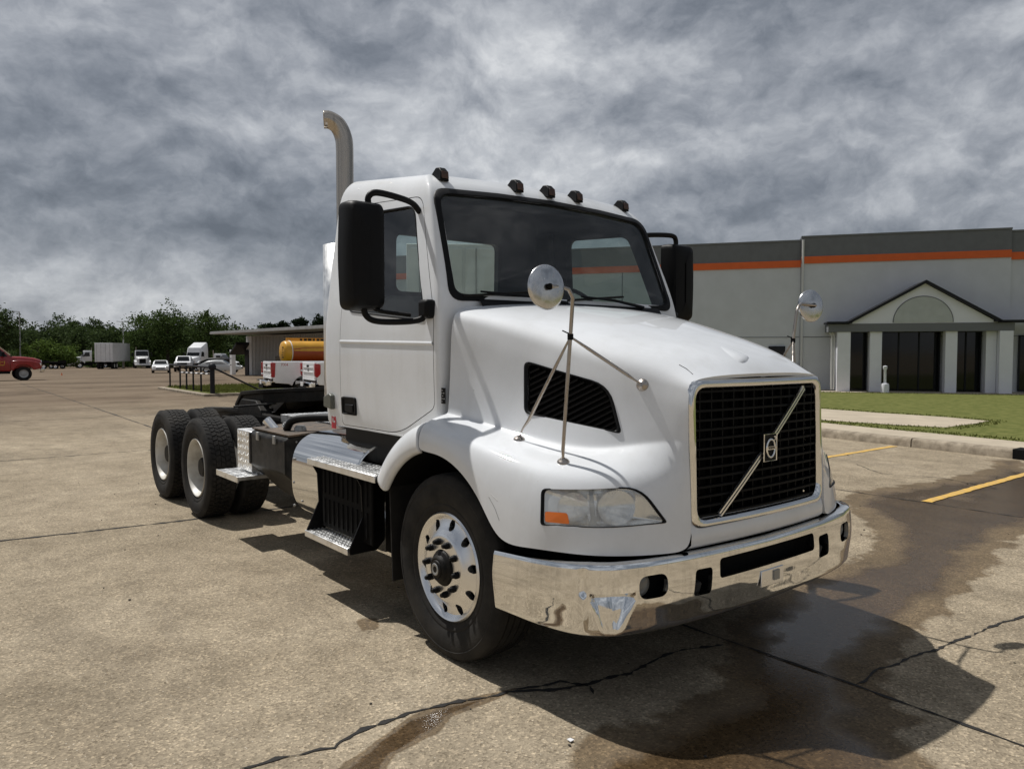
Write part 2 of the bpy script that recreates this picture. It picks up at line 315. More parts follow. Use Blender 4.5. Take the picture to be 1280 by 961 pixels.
# ------------------------------------------------------------------ mesh helpers
def link(name, me, mat, parent=None, smooth=None):
    o = bpy.data.objects.new(name, me); COL.objects.link(o)
    for mm in (mat if isinstance(mat, (list, tuple)) else [mat]):
        if len(me.materials) < 8 and mm: me.materials.append(MATS[mm])
    if parent: o.parent = parent
    if smooth is not None: shade(me, smooth)
    return o
def shade(me, ang):
    me.polygons.foreach_set('use_smooth', [True] * len(me.polygons))
    me.set_sharp_from_angle(angle=R(ang))
class MB:
    def __init__(s): s.v = []; s.f = []; s.mi = []
    def add(s, vs, fs, mi=0):
        n = len(s.v); s.v += [tuple(map(float, p)) for p in vs]; s.f += [tuple(i + n for i in f) for f in fs]; s.mi += [mi] * len(fs); return s
    def box(s, c, size, rot=None, mi=0):
        x, y, z = [q / 2 for q in size]
        vs = [Vector(p) for p in ((-x, -y, -z), (x, -y, -z), (x, y, -z), (-x, y, -z), (-x, -y, z), (x, -y, z), (x, y, z), (-x, y, z))]
        if rot is not None:
            from mathutils import Euler
            m = rot if isinstance(rot, Matrix) else Euler(rot).to_matrix()
            vs = [m @ p for p in vs]
        vs = [p + Vector(c) for p in vs]
        return s.add(vs, [(0, 3, 2, 1), (4, 5, 6, 7), (0, 1, 5, 4), (1, 2, 6, 5), (2, 3, 7, 6), (3, 0, 4, 7)], mi)
    def bar(s, a, b, wd, ht, mi=0):
        a, b = Vector(a), Vector(b); d = b - a; q = d.to_track_quat('X', 'Z').to_matrix()
        return s.box((a + b) / 2, (d.length, wd, ht), q, mi)
    def tube(s, pts, r, seg=10, cap=True, mi=0, closed=False):
        pts = [Vector(p) for p in pts]; n = len(pts); rs = r if isinstance(r, (list, tuple)) else [r] * n
        vs, fs = [], []; prev = None
        for i, p in enumerate(pts):
            if closed: t = pts[(i + 1) % n] - pts[i - 1]
            else: t = pts[min(i + 1, n - 1)] - pts[max(i - 1, 0)]
            t.normalize()
            u = prev if prev is not None else (Vector((0, 0, 1)) if abs(t.z) < .9 else Vector((1, 0, 0)))
            u = (u - t * u.dot(t)); u.normalize(); prev = u; v = t.cross(u)
            for k in range(seg):
                a = 2 * math.pi * k / seg; vs.append(p + (u * math.cos(a) + v * math.sin(a)) * rs[i])
        rr = n if closed else n - 1
        for i in range(rr):
            j = (i + 1) % n
            for k in range(seg):
                k2 = (k + 1) % seg; fs.append((i * seg + k, i * seg + k2, j * seg + k2, j * seg + k))
        if cap and not closed:
            fs.append(tuple(range(seg))[::-1]); fs.append(tuple((n - 1) * seg + k for k in range(seg)))
        return s.add(vs, fs, mi)
    def lathe(s, prof, o=(0, 0, 0), axis='y', seg=48, mi=0, sgn=1):
        # prof: (radius, along)
        vs, fs = [], []
        for r_, a in prof:
            for k in range(seg):
                th = 2 * math.pi * k / seg; c, q = r_ * math.cos(th), r_ * math.sin(th)
                p = {'y': (c, a * sgn, q), 'x': (a * sgn, c, q), 'z': (c, q, a * sgn)}[axis]
                vs.append((p[0] + o[0], p[1] + o[1], p[2] + o[2]))
        for i in range(len(prof) - 1):
            for k in range(seg):
                k2 = (k + 1) % seg; fs.append((i * seg + k, i * seg + k2, (i + 1) * seg + k2, (i + 1) * seg + k))
        return s.add(vs, fs, mi)
    def prism(s, poly, a0, a1, axis='y', mi=0):
        def P(u, v, a): return {'y': (u, a, v), 'x': (a, u, v), 'z': (u, v, a)}[axis]
        n = len(poly); vs = [P(u, v, a0) for u, v in poly] + [P(u, v, a1) for u, v in poly]
        fs = [tuple(range(n)), tuple(range(n, 2 * n))[::-1]] + [(i, n + i, n + (i + 1) % n, (i + 1) % n) for i in range(n)]
        return s.add(vs, fs, mi)
    def grid(s, rows, mi=0, closeu=False):
        n, m = len(rows), len(rows[0]); vs = [p for r_ in rows for p in r_]; fs = []
        for i in range(n - 1):
            for j in range(m if closeu else m - 1):
                j2 = (j + 1) % m; fs.append((i * m + j, i * m + j2, (i + 1) * m + j2, (i + 1) * m + j))
        return s.add(vs, fs, mi)
    def sphere(s, c, r, seg=12, rings=8, mi=0):
        if not isinstance(r, (tuple, list)): r = (r, r, r)
        rows = [[(c[0] + r[0] * math.sin(math.pi * i / rings) * math.cos(2 * math.pi * j / seg), c[1] + r[1] * math.sin(math.pi * i / rings) * math.sin(2 * math.pi * j / seg), c[2] + r[2] * math.cos(math.pi * i / rings)) for j in range(seg)] for i in range(rings + 1)]
        return s.grid(rows, mi, True)
    def mirror_y(s):
        m = MB(); m.v = [(x, -y, z) for x, y, z in s.v]; m.f = [tuple(reversed(f)) for f in s.f]; m.mi = list(s.mi); return m
    def mesh(s, name, recalc=True):
        me = bpy.data.meshes.new(name); me.from_pydata(s.v, [], s.f)
        me.polygons.foreach_set('material_index', s.mi)
        if recalc:
            bm = bmesh.new(); bm.from_mesh(me); bmesh.ops.remove_doubles(bm, verts=bm.verts, dist=1e-6)
            bmesh.ops.recalc_face_normals(bm, faces=bm.faces); bm.to_mesh(me); bm.free()
        me.update(); return me
    def obj(s, name, mat, parent=None, smooth=None, bevel=0, seg=2, recalc=True):
        o = link(name, s.mesh(name, recalc), mat, parent, smooth)
        if bevel:
            b = o.modifiers.new('bevel', 'BEVEL'); b.width = bevel; b.segments = seg; b.limit_method = 'ANGLE'; b.angle_limit = R(35)
            if smooth is None: shade(o.data, 35)
        return o
def rounded(poly, rad, n=4):
    out = []; m = len(poly)
    for i in range(m):
        p0, p, p1 = [np.array(poly[k % m], float) for k in (i - 1, i, i + 1)]
        rr = rad[i] if isinstance(rad, (list, tuple)) else rad
        a = (p0 - p); b = (p1 - p); la, lb = np.linalg.norm(a), np.linalg.norm(b)
        d = min(rr, la * .45, lb * .45); s, e = p + a / la * d, p + b / lb * d
        for k in range(n + 1):
            t = k / n; out.append(tuple((1 - t) ** 2 * s + 2 * t * (1 - t) * p + t * t * e))
    return out
def tag(o, label, cat, group=None, kind=None):
    if label: o['label'] = label
    if cat: o['category'] = cat
    if group: o['group'] = group
    if kind: o['kind'] = kind
    return o
def thing(name, label, cat, loc=(0, 0, 0), rz=0, group=None):
    o = bpy.data.objects.new(name, None); COL.objects.link(o); o.location = loc; o.rotation_euler = (0, 0, rz); o.empty_display_size = .2
    return tag(o, label, cat, group)
def bake(o):
    dg = bpy.context.evaluated_depsgraph_get(); dg.update()
    me = bpy.data.meshes.new_from_object(o.evaluated_get(dg)); o.modifiers.clear(); old = o.data; o.data = me
    return o
def boolean(o, cutter, op='DIFFERENCE'):
    b = o.modifiers.new('b', 'BOOLEAN'); b.operation = op; b.object = cutter; b.solver = 'EXACT'
    try: b.use_self = False
    except Exception: pass
def kill(*os):
    for o in os: bpy.data.objects.remove(o, do_unlink=True)
def bvh_of(o):
    dg = bpy.context.evaluated_depsgraph_get(); dg.update(); return BVHTree.FromObject(o, dg)
def dup(root, parent=None):
    c = root.copy(); COL.objects.link(c)
    if parent: c.parent = parent
    for ch in list(root.children): dup(ch, c)
    return c
def cast_px(bvh, px, py):
    d = ray(px, py); h = bvh.ray_cast(Vector(CAM), Vector(d)); return h[0], h[1]

# ================================================================== SETTING
def pip(px, py, poly):
    ins = np.zeros(px.shape, bool); n = len(poly); dmin = np.full(px.shape, 1e9)
    for i in range(n):
        x0, y0 = poly[i]; x1, y1 = poly[(i + 1) % n]
        c = ((y0 > py) != (y1 > py)) & (px < (x1 - x0) * (py - y0) / (y1 - y0 + 1e-12) + x0); ins ^= c
        t = np.clip(((px - x0) * (x1 - x0) + (py - y0) * (y1 - y0)) / ((x1 - x0) ** 2 + (y1 - y0) ** 2 + 1e-12), 0, 1)
        dmin = np.minimum(dmin, np.hypot(px - x0 - t * (x1 - x0), py - y0 - t * (y1 - y0)))
    return np.where(ins, dmin, -dmin)
G0 = lambda px, py: tuple(at(px, py, z=0)[:2])
wet_main = [G0(*p) for p in ((1226, 574), (1236, 581), (1180, 597), (1110, 607), (1060, 613), (1040, 625), (1065, 643), (1080, 670), (1084, 690), (1000, 715), (955, 740), (918, 775), (907, 805), (903, 845), (872, 872), (805, 898), (745, 916), (690, 960), (650, 1010), (900, 1060), (1175, 1000), (1150, 945), (1126, 922), (1132, 912), (1168, 904), (1120, 880), (1100, 852), (1122, 818), (1130, 800), (1168, 775), (1205, 745), (1246, 716), (1262, 690), (1290, 672), (1360, 650), (1360, 600), (1300, 588), (1284, 574))]
wet_crack = [G0(*p) for p in ((400, 985), (425, 958), (470, 925), (505, 900), (540, 884), (600, 868), (650, 858), (640, 866), (605, 880), (566, 896), (545, 915), (490, 945), (470, 985))]
wet_spot = [G0(*p) for p in ((445, 775), (470, 770), (475, 785), (455, 790))]
def make_ground():
    def axis(segs):
        out = []
        for a, b, st in segs: out += list(np.arange(a, b, st))
        return np.array(out + [segs[-1][1]])
    xs = axis([(-1500, -300, 300), (-300, -60, 15), (-60, -12, 3), (-12, -2, .25), (-2, 3, .06), (3, 8, .5), (8, 60, 6), (60, 1500, 240)])
    ys = axis([(-1500, -200, 260), (-200, -20, 20), (-20, -3.2, .8), (-3.2, 4.5, .06), (4.5, 11, .12), (11, 30, 1.5), (30, 200, 17), (200, 1500, 260)])
    X, Y = np.meshgrid(xs, ys, indexing='ij')
    Z = np.interp(-X, [45, 78, 110, 220], [0, -.6, -.85, -1.3])
    n, m = X.shape
    vs = np.stack([X, Y, Z], -1).reshape(-1, 3)
    idx = np.arange(n * m).reshape(n, m)
    fs = np.stack([idx[:-1, :-1], idx[1:, :-1], idx[1:, 1:], idx[:-1, 1:]], -1).reshape(-1, 4)
    me = bpy.data.meshes.new('ground'); me.from_pydata(vs.tolist(), [], fs.tolist())
    d = pip(vs[:, 0], vs[:, 1], wet_main); wv = np.clip(.5 + d / .55, 0, 1.4); wv *= np.interp(vs[:, 1], [1.5, 3.5, 11], [1.0, .80, .72])
    d2 = pip(vs[:, 0], vs[:, 1], wet_crack); wv = np.maximum(wv, np.clip(.5 + d2 / .08, 0, 1.25))
    d3 = pip(vs[:, 0], vs[:, 1], wet_spot); wv = np.maximum(wv, np.clip(.5 + d3 / .12, 0, .9))
    a = me.attributes.new('wet', 'FLOAT', 'POINT'); a.data.foreach_set('value', wv.astype(np.float32))
    return tag(link('ground', me, 'lot_concrete', None, 180), 'tan concrete lot with wet stains under the truck front', None, kind='structure')
ground = make_ground()
def ribbon(name, pts, wd, jit, z=.004, step=.07, mat='crack_fill', seed=1, parent=ground, wvar=.5):
    r_ = np.random.default_rng(seed); P = [np.array(p, float) for p in pts]; ctr = []
    for a, b in zip(P[:-1], P[1:]):
        L = np.linalg.norm(b - a); k = max(1, int(L / step))
        for i in range(k): ctr.append(a + (b - a) * i / k)
    ctr.append(P[-1]); ctr = np.array(ctr); n = len(ctr)
    wob = np.cumsum(r_.normal(0, jit, n)); wob -= np.linspace(wob[0], wob[-1], n)
    mb = MB(); rows = []
    for i in range(n):
        t = ctr[min(i + 1, n - 1)] - ctr[max(i - 1, 0)]; t /= np.linalg.norm(t) + 1e-9; nn = np.array([-t[1], t[0]])
        c = ctr[i] + nn * wob[i]; h = wd / 2 * (1 + wvar * r_.normal()) ; h = max(h, wd * .12)
        if i in (0, n - 1): h = wd * .05
        zz = z + gz(c[0])
        rows.append([(*(c + nn * h), zz), (*(c - nn * h), zz)])
    mb.grid(rows); o = mb.obj(name, mat, parent); return o
ribbon('slab_joint', [(-3, .262), (.5, .25), (1.575, .255), (4.5, .22)], .018, .0016, seed=2)
ribbon('slab_joint', [(-4.75, -9), (-4.687, -2.86), (-4.52, -1.25), (-4.5, 4)], .03, .004, seed=3)
ribbon('slab_joint', [(-45, 1.1), (-26.9, .94), (-15.7, .79), (-4.6, .4)], .03, .003, step=.3, seed=4)
ribbon('crack', [G0(*p) for p in ((300, 961), (345, 949), (420, 936), (455, 912), (520, 890), (560, 879), (640, 862), (700, 858), (740, 850), (790, 843), (850, 815), (905, 806))], .019, .006, step=.03, seed=5, wvar=.6)
ribbon('crack', [G0(*p) for p in ((1070, 857), (1100, 838), (1140, 825), (1180, 808), (1240, 785), (1290, 765))], .016, .005, step=.03, seed=6)
ribbon('crack', [G0(*p) for p in ((640, 862), (700, 850), (738, 858), (742, 868))], .02, .004, step=.03, seed=8)
ribbon('crack', [G0(*p) for p in ((1070, 580), (1100, 592), (1180, 598), (1250, 612))], .012, .006, step=.05, seed=9)
ribbon('slab_joint', [(-60, -9), (-22, -8.9), (-9.5, -8.6)], .03, .003, step=.4, seed=12)
ribbon('slab_joint', [(-10.6, -12), (-10.5, 9)], .025, .004, seed=13)
ribbon('slab_joint', [(-18.6, -14), (-18.5, 10)], .03, .004, seed=14)
ribbon('slab_joint', [(-5, 5.42), (-.3, 5.43), (4, 5.40)], .016, .003, seed=15)
for sx, y0, y1 in ((-.28, 5.46, 10.0), (-2.86, 5.5, 10.35)):
    m_ = MB(); rows = []
    for yy in np.arange(y0, y1, .12):
        j = rng.normal(0, .006, 2); rows.append([(sx - .055 + j[0], yy, .006), (sx + .055 + j[1], yy, .006)])
    m_.grid(rows); m_.obj('parking_line', 'stripe_paint', ground)
# pebbles and litter
def debris(n=150):
    mb = MB()
    for i in range(n):
        x, y = rng.uniform(-9, 3.0), rng.uniform(-3.2, 4) if i % 3 else rng.uniform(4, 9)
        s = rng.uniform(.003, .011); mb.sphere((x, y, s * .4), (s, s * rng.uniform(.6, 1.2), s * .5), 5, 3)
    return mb.obj('pebbles', 'pavement_rubble', None)
tag(debris(), 'small dark pebbles scattered over the concrete', 'pebbles', kind='stuff')
m_ = MB(); p = G0(713, 926); m_.prism([(p[0] - .012, p[1] - .01), (p[0] + .014, p[1] - .012), (p[0] + .012, p[1] + .012), (p[0] - .01, p[1] + .009)], .006, .009, 'z')
tag(m_.obj('paper_scrap', 'decal_white'), 'tiny white paper scrap on the wet concrete in front of the bumper', 'litter')

# ---- kerb, strip, lawn
KY = lambda x: 10.13 - .153 * (x + .79)
def kerb():
    x0, x1, k = -26, 12, 13; L = (x1 - x0) / k; first = None
    for i in range(k):
        a, b = x0 + i * L + .012, x0 + (i + 1) * L - .012
        mb = MB(); prof = lambda x: [(x, KY(x) - .01, -.02), (x, KY(x), .1), (x, KY(x) + .02, .14), (x, KY(x) + .05, .155), (x, KY(x) + .2, .155), (x, KY(x) + .2, -.02)]
        mb.grid([prof(a), prof(a + .02), prof(b - .02), prof(b)], 0, True); n = len(mb.v)
        mb.f.append((0, 1, 2, 3, 4, 5)); mb.f.append(tuple(range(n - 6, n))); mb.mi += [0, 0]
        o = mb.obj('kerb_stone', 'kerb_concrete', KERB, 40)
KERB = thing('kerb', 'long pale concrete kerb edging the lawn before the grey building', 'kerb'); kerb()
mb = MB(); mb.prism([(-.95, KY(-.95) - .03), (.6, KY(.6) - .03), (.6, KY(.6) + .3), (-.95, KY(-.95) + .3)], .0, .162, 'z')
tag(mb.obj('storm_drain', 'matte_black', None, None, .012), 'black storm drain inlet set in the kerb at the right edge', 'drain')
LZ = .145
mb = MB(); mb.grid([[(-60, KY(-60) + .19, LZ), (-60, 70, LZ)], [(-26, KY(-26) + .19, LZ), (-26, 70, LZ)], [(12, KY(12) + .19, LZ), (12, 70, LZ)], [(45, 5, LZ), (45, 70, LZ)]])
tag(mb.obj('lawn', 'lawn'), 'mown green lawn in front of the grey building', None, kind='structure')
mb = MB(); xs = np.linspace(-26, 12, 30)
mb.grid([[(x, KY(x) + .2, .152), (x, KY(x) + 1.25 + .05 * x * .2 + .04 * math.sin(x * 2.2), .152)] for x in xs])
STRIP = lambda x: KY(x) + 1.25 + .01 * x + .04 * math.sin(x * 2.2)
tag(mb.obj('pavement', 'walk_concrete'), 'pale concrete strip behind the kerb', None, kind='structure')
LW = lambda px, py: tuple(at(px, py, z=.152)[:2])
pad_poly = [LW(*p) for p in ((900, 502), (1030, 511), (1100, 516), (1180, 521), (1236, 526), (1222, 529), (1205, 531), (1182, 534), (1120, 531), (1031, 525), (900, 514))]
mb = MB(); mb.prism(pad_poly, .1, .153, 'z'); tag(mb.obj('concrete_pad', 'walk_concrete'), 'pale concrete slab ending in a point on the lawn', 'slab', kind=None)
walk_poly = [LW(*p) for p in ((880, 480), (1030, 488), (1150, 491), (1300, 497))]
FD = np.array([math.cos(R(34.8)), math.sin(R(34.8))]); FN = np.array([FD[1], -FD[0]])   # along facade to the right, outward to camera
FO = np.array([-13.423, 25.265])
ffp = lambda s, o: tuple(FO + FD * s + FN * o)
mb = MB(); mb.prism([ffp(-14, -.5), ffp(-14, 1.5), ffp(.4, 1.9), ffp(14, 2.0), ffp(14, -.5)], .1, .153, 'z'); tag(mb.obj('path', 'walk_concrete'), 'pale concrete walk along the foot of the grey building', None, kind='structure')
def grass():
    n = 110000; x = rng.uniform(-13, 6, n); y = rng.uniform(10.5, 30, n)
    ok = y > np.array([STRIP(a) for a in x]) - .03
    ok &= pip(x, y, pad_poly) < .02
    u = np.stack([x, y], -1) - FO; dn = u @ FN; ok &= dn > 1.85
    edge = (y < np.array([STRIP(a) for a in x]) + .45) | (pip(x, y, pad_poly) > -.35) | (dn < 2.3); ok &= edge
    x, y = x[ok], y[ok]; n = len(x); a = rng.uniform(0, 6.28, n); h = rng.uniform(.02, .045, n); wd = rng.uniform(.008, .018, n); lx = rng.normal(0, .015, n); ly = rng.normal(0, .015, n)
    v = np.zeros((n, 3, 3)); v[:, 0] = np.stack([x - np.cos(a) * wd, y - np.sin(a) * wd, np.full(n, LZ)], -1); v[:, 1] = np.stack([x + np.cos(a) * wd, y + np.sin(a) * wd, np.full(n, LZ)], -1); v[:, 2] = np.stack([x + lx, y + ly, LZ + h], -1)
    me = bpy.data.meshes.new('grass'); me.from_pydata(v.reshape(-1, 3).tolist(), [], np.arange(n * 3).reshape(-1, 3).tolist())
    tag(link('grass', me, 'grass_blade'), 'short mown grass on the lawn by the grey building', 'grass', kind='stuff')
grass()

# ---- grey building
def building():
    rz = R(34.8); B = thing('warehouse', 'grey tilt-up warehouse with dark band, orange stripe and gabled entrance', 'building', (FO[0], FO[1], .15), rz)
    # local: x along facade (right), -y outward to camera
    def sec(x0, x1, ztop, y0):
        mb = MB(); mb.prism([(x0, 0), (x1, 0), (x1, ztop - .78), (x0, ztop - .78)], y0, y0 + 16, 'y'); mb.obj('wall_panel', 'wall_paint', B)
        mb = MB(); mb.prism([(x0, ztop - 1.08 + .3), (x1, ztop - 1.08 + .3), (x1, ztop - .78 + .3), (x0, ztop - .78 + .3)], y0 - .03, y0 + 16, 'y')
        mb = MB(); mb.box(((x0 + x1) / 2, y0 - .02, ztop - .92), (x1 - x0, .06, .28)); mb.obj('orange_stripe', 'band_orange', B)
        mb = MB(); mb.box(((x0 + x1) / 2, y0 + 8, ztop - .39), (x1 - x0, 16.04, .775)); mb.obj('parapet', 'band_dark', B)
        mb = MB(); mb.box(((x0 + x1) / 2, y0 + 8, ztop + .03), (x1 - x0 + .02, 16.1, .06)); mb.obj('coping', 'trim_grey', B)
        mb = MB(); mb.box(((x0 + x1) / 2, y0 - .008, 2.15), (x1 - x0 - .02, .012, .025)); mb.obj('reveal_joint', 'trim_grey', B)
    sec(-22, -.17, 6.07, .12); sec(-.16, 7.33, 6.2, 0); sec(7.34, 30, 6.12, .12)
    for x in (-7.5, -14.8, 14.6, 22):
        mb = MB(); mb.box((x, .112, 2.6), (.03, .012, 5.2)); mb.obj('panel_joint', 'trim_grey', B)
    mb = MB(); mb.tube([(-.1, -.06, 0), (-.1, -.06, 6.1)], .045, 8); mb.obj('downspout', 'trim_white', B, 40)
    def win(x0, x1, z0, z1, y, par=B, rec=.12):
        mb = MB(); mb.box(((x0 + x1) / 2, y - .01, (z0 + z1) / 2), (x1 - x0, .05, z1 - z0)); g = mb.obj('window', 'dark_glass', par)
        mb = MB()
        for x in (x0, x1): mb.box((x, y - .02, (z0 + z1) / 2), (.05, .08, z1 - z0 + .05))
        for z in (z0, z1): mb.box(((x0 + x1) / 2, y - .021, z), (x1 - x0 + .05, .078, .05))
        mb.obj('frame', 'trim_dark', g)
    win(-1.35, -.75, .9, 1.75, .1); win(-4.6, -3.9, .9, 1.75, .1); win(7.7, 10.6, .06, 2.15, .1)
    # porch: projects 1.2 m
    yo = -1.25
    pts = [(.85, 2.34), (7.0, 2.34), (7.0, 2.66), (.85, 2.66)]
    mb = MB(); mb.box((3.96, yo / 2, 2.47), (6.35, 1.25, .3)); mb.obj('porch_beam', 'trim_grey', B)
    mb = MB(); mb.prism([(1.55, 2.63), (6.6, 2.63), (4.16, 4.12)], yo + .02, -.01, 'y'); g = mb.obj('gable', 'gable_paint', B)
    # arched recess
    arch = [(4.1 + 1.02 * math.cos(t), 2.66 + .98 * math.sin(t)) for t in np.linspace(0, math.pi, 25)]
    mb = MB(); mb.prism(arch, yo - .0, yo + .015, 'y'); mb.obj('arch_panel', 'arch_grey', g)
    mb = MB(); mb.tube([(x, yo + .01, z) for x, z in arch], .02, 6); mb.obj('arch_moulding', 'trim_grey', g, 60)
    mb = MB(); mb.bar((.72, yo + .5, 2.68), (1.62, yo + .5, 2.68), 1.3, .07); mb.bar((6.45, yo + .5, 2.68), (9.5, yo + .5, 2.68), 1.3, .07)
    mb.bar((1.5, yo + .55, 2.67), (4.18, yo + .55, 4.2), 1.4, .1); mb.bar((6.68, yo + .55, 2.67), (4.14, yo + .55, 4.2), 1.4, .1); mb.obj('porch_roof', 'trim_dark', B)
    for x0, x1, y in ((1.12, 1.6, yo + .25), (2.3, 2.72, yo + .3), (4.9, 5.3, yo + .3), (6.3, 6.65, yo + .5), (6.66, 7.1, yo + .2)):
        mb = MB(); mb.box(((x0 + x1) / 2, y, 1.16), (x1 - x0, .42, 2.32)); mb.obj('column', 'gable_paint', B, None, .01)
    for x0, x1, nd in ((1.62, 2.3, 0), (2.74, 4.9, 2), (5.3, 6.3, 1)):
        mb = MB(); mb.box(((x0 + x1) / 2, -.25, 1.16), (x1 - x0, .04, 2.3)); g = mb.obj('entrance_glazing', 'dark_glass', B)
        for k in range(nd + 2):
            x = x0 + (x1 - x0) * k / (nd + 1); mb = MB(); mb.box((x, -.275, 1.16), (.05, .08, 2.3)); mb.obj('mullion', 'trim_dark', g)
    for x in (.95, 1.04):
        mb = MB(); mb.tube([(x - .1, yo + .3, 2.3), (x - .02, yo + .3, 2.24), (x, yo + .3, 2.1), (x, yo + .3, .05)], .035, 8); mb.obj('downspout', 'trim_white', B, 40)
    mb = MB(); mb.lathe([(0, 0), (.15, 0), (.15, .28), (.13, .34), (.05, .36), (.045, .85), (.075, .9), (.075, 1.0), (0, 1.02)], axis='z', seg=16)
    o = mb.obj('ashtray_bin', 'gable_paint', None, 40); p = FO + FD * 2.75 + FN * 1.75; o.location = (p[0], p[1], .153)
    tag(o, 'pale grey upright ash bin at the foot of an entrance column', 'bin')
building()

# ================================================================== THE TRUCK  (x forward, y left, origin under the front axle)
T = thing('semi_truck', 'white day-cab semi tractor with black grille and dented chrome bumper', 'truck')
# ---- hood with fenders
AX, AR, AY = -.05, .635, 1.235
def archz(x): return .51 + math.sqrt(max(AR ** 2 - (x - AX) ** 2, 0))
E_ = [(-.18, AY, archz(-.18)), (0, AY, archz(0)), (.2, AY, archz(.2)), (.40, AY, archz(.40)), (.535, AY - .003, .755), (.74, 1.21, .775), (.90, 1.15, .775), (1.03, 1.05, .767), (1.125, .88, .76), (1.175, .72, .755), (1.205, .592, .755)]
F_ = [(-.18, 1.238, 1.19), (0, 1.238, 1.195), (.2, 1.238, 1.155), (.39, 1.235, 1.07), (.53, 1.228, .94), (.735, 1.203, .93), (.895, 1.145, .925), (1.022, 1.043, .915), (1.115, .875, .91), (1.168, .715, .905), (1.20, .592, .90)]
G_ = [(-.18, 1.222, 1.262), (0, 1.222, 1.248), (.2, 1.217, 1.222), (.38, 1.205, 1.19), (.51, 1.20, 1.155), (.70, 1.172, 1.12), (.86, 1.105, 1.10), (.985, .995, 1.088), (1.08, .84, 1.085), (1.145, .70, 1.085), (1.19, .592, 1.10)]
H_ = [(-.18, 1.15, 1.318), (0, 1.15, 1.295), (.2, 1.145, 1.262), (.37, 1.13, 1.232), (.49, 1.115, 1.208), (.66, 1.08, 1.182), (.80, 1.01, 1.167), (.915, .91, 1.155), (1.02, .79, 1.16), (1.105, .675, 1.18), (1.182, .592, 1.2)]
I_ = [(-.165, 1.05, 1.335), (0, 1.005, 1.308), (.2, .962, 1.275), (.36, .935, 1.248), (.47, .915, 1.23), (.61, .88, 1.212), (.74, .838, 1.205), (.855, .782, 1.215), (.965, .713, 1.24), (1.075, .645, 1.26), (1.178, .592, 1.27)]
J_ = [(-.165, 1.035, 1.43), (0, .985, 1.40), (.2, .932, 1.36), (.36, .885, 1.34), (.47, .865, 1.325), (.6, .832, 1.315), (.73, .793, 1.31), (.845, .748, 1.32), (.955, .692, 1.33), (1.068, .635, 1.34), (1.175, .591, 1.34)]
K_ = [(-.165, 1.025, 1.80), (0, .97, 1.75), (.2, .912, 1.69), (.36, .857, 1.635), (.47, .834, 1.605), (.6, .80, 1.565), (.73, .762, 1.535), (.845, .72, 1.51), (.955, .672, 1.485), (1.068, .622, 1.46), (1.172, .589, 1.44)]
L_ = [(-.17, 1.0, 1.905), (0, .945, 1.87), (.2, .885, 1.815), (.36, .83, 1.77), (.47, .805, 1.74), (.6, .77, 1.70), (.73, .733, 1.667), (.845, .694, 1.635), (.955, .648, 1.60), (1.065, .60, 1.56), (1.168, .575, 1.53)]
M_ = [(-.19, .90, 1.962), (0, .845, 1.93), (.2, .785, 1.882), (.36, .73, 1.842), (.48, .705, 1.81), (.61, .675, 1.775), (.74, .645, 1.742), (.86, .61, 1.708), (.97, .57, 1.672), (1.075, .535, 1.625), (1.178, .52, 1.568)]
N_ = [(-.22, .45, 1.992), (-.01, .43, 1.966), (.2, .41, 1.928), (.37, .395, 1.892), (.5, .385, 1.858), (.635, .37, 1.82), (.77, .355, 1.783), (.885, .34, 1.744), (.995, .325, 1.706), (1.105, .31, 1.652), (1.2, .30, 1.577)]
O_ = [(-.23, 0, 2.0), (-.02, 0, 1.975), (.2, 0, 1.938), (.37, 0, 1.902), (.5, 0, 1.868), (.64, 0, 1.83), (.78, 0, 1.792), (.9, 0, 1.752), (1.01, 0, 1.712), (1.118, 0, 1.658), (1.21, 0, 1.579)]
def _tight(dst, ref, k): return [tuple(np.array(a) * (1 - k) + np.array(b) * k) for a, b in zip(dst, ref)]
K2_ = _tight(K_, L_, .55); I2_ = _tight(I_, H_, .22); M_ = _tight(M_, L_, .15); J2_ = _tight(J_, I_, .72); H_ = _tight(H_, G_, .25); J_ = _tight(J_, K_, .35)
half = [E_, F_, G_, H_, I2_, I_, J2_, J_, K_, K2_, L_, M_, N_]
rows = []
for i in range(11):
    row = [(c[i][0], -c[i][1], c[i][2]) for c in half] + [O_[i]] + [c[i] for c in reversed(half)]
    rows.append(row)
mb = MB(); mb.grid(rows); hood = mb.obj('hood', 'white_paint', T, 50)
ss = hood.modifiers.new('s', 'SUBSURF'); ss.levels = 3; ss.render_levels = 3
bake(hood); HB = bvh_of(hood)
sd = hood.modifiers.new('t', 'SOLIDIFY'); sd.thickness = .022; sd.offset = -1
bake(hood); 
def outw(n):
    return n
def px_patch(bvh, outline, rings=(0, .3, .55, .8, .93, 1), off=0.0, bowl=0.0, power=4, ctr=None):
    c = np.mean(outline, 0) if ctr is None else np.array(ctr); rows = []
    for t in rings:
        row = []
        for o in outline:
            q = c + (np.array(o) - c) * t; p, n = cast_px(bvh, *q)
            d = off - bowl * (1 - t ** power); row.append(tuple(p + n_dir(n) * d))
        rows.append(row)
    mb = MB(); mb.grid(rows, 0, True); return mb
def n_dir(n):
    # outward: toward the camera side
    return n
def check_n(bvh):
    p, n = cast_px(bvh, 740, 560); return (Vector(CAM) - p).dot(n) > 0
if not check_n(HB):
    n_dir = lambda n: -n
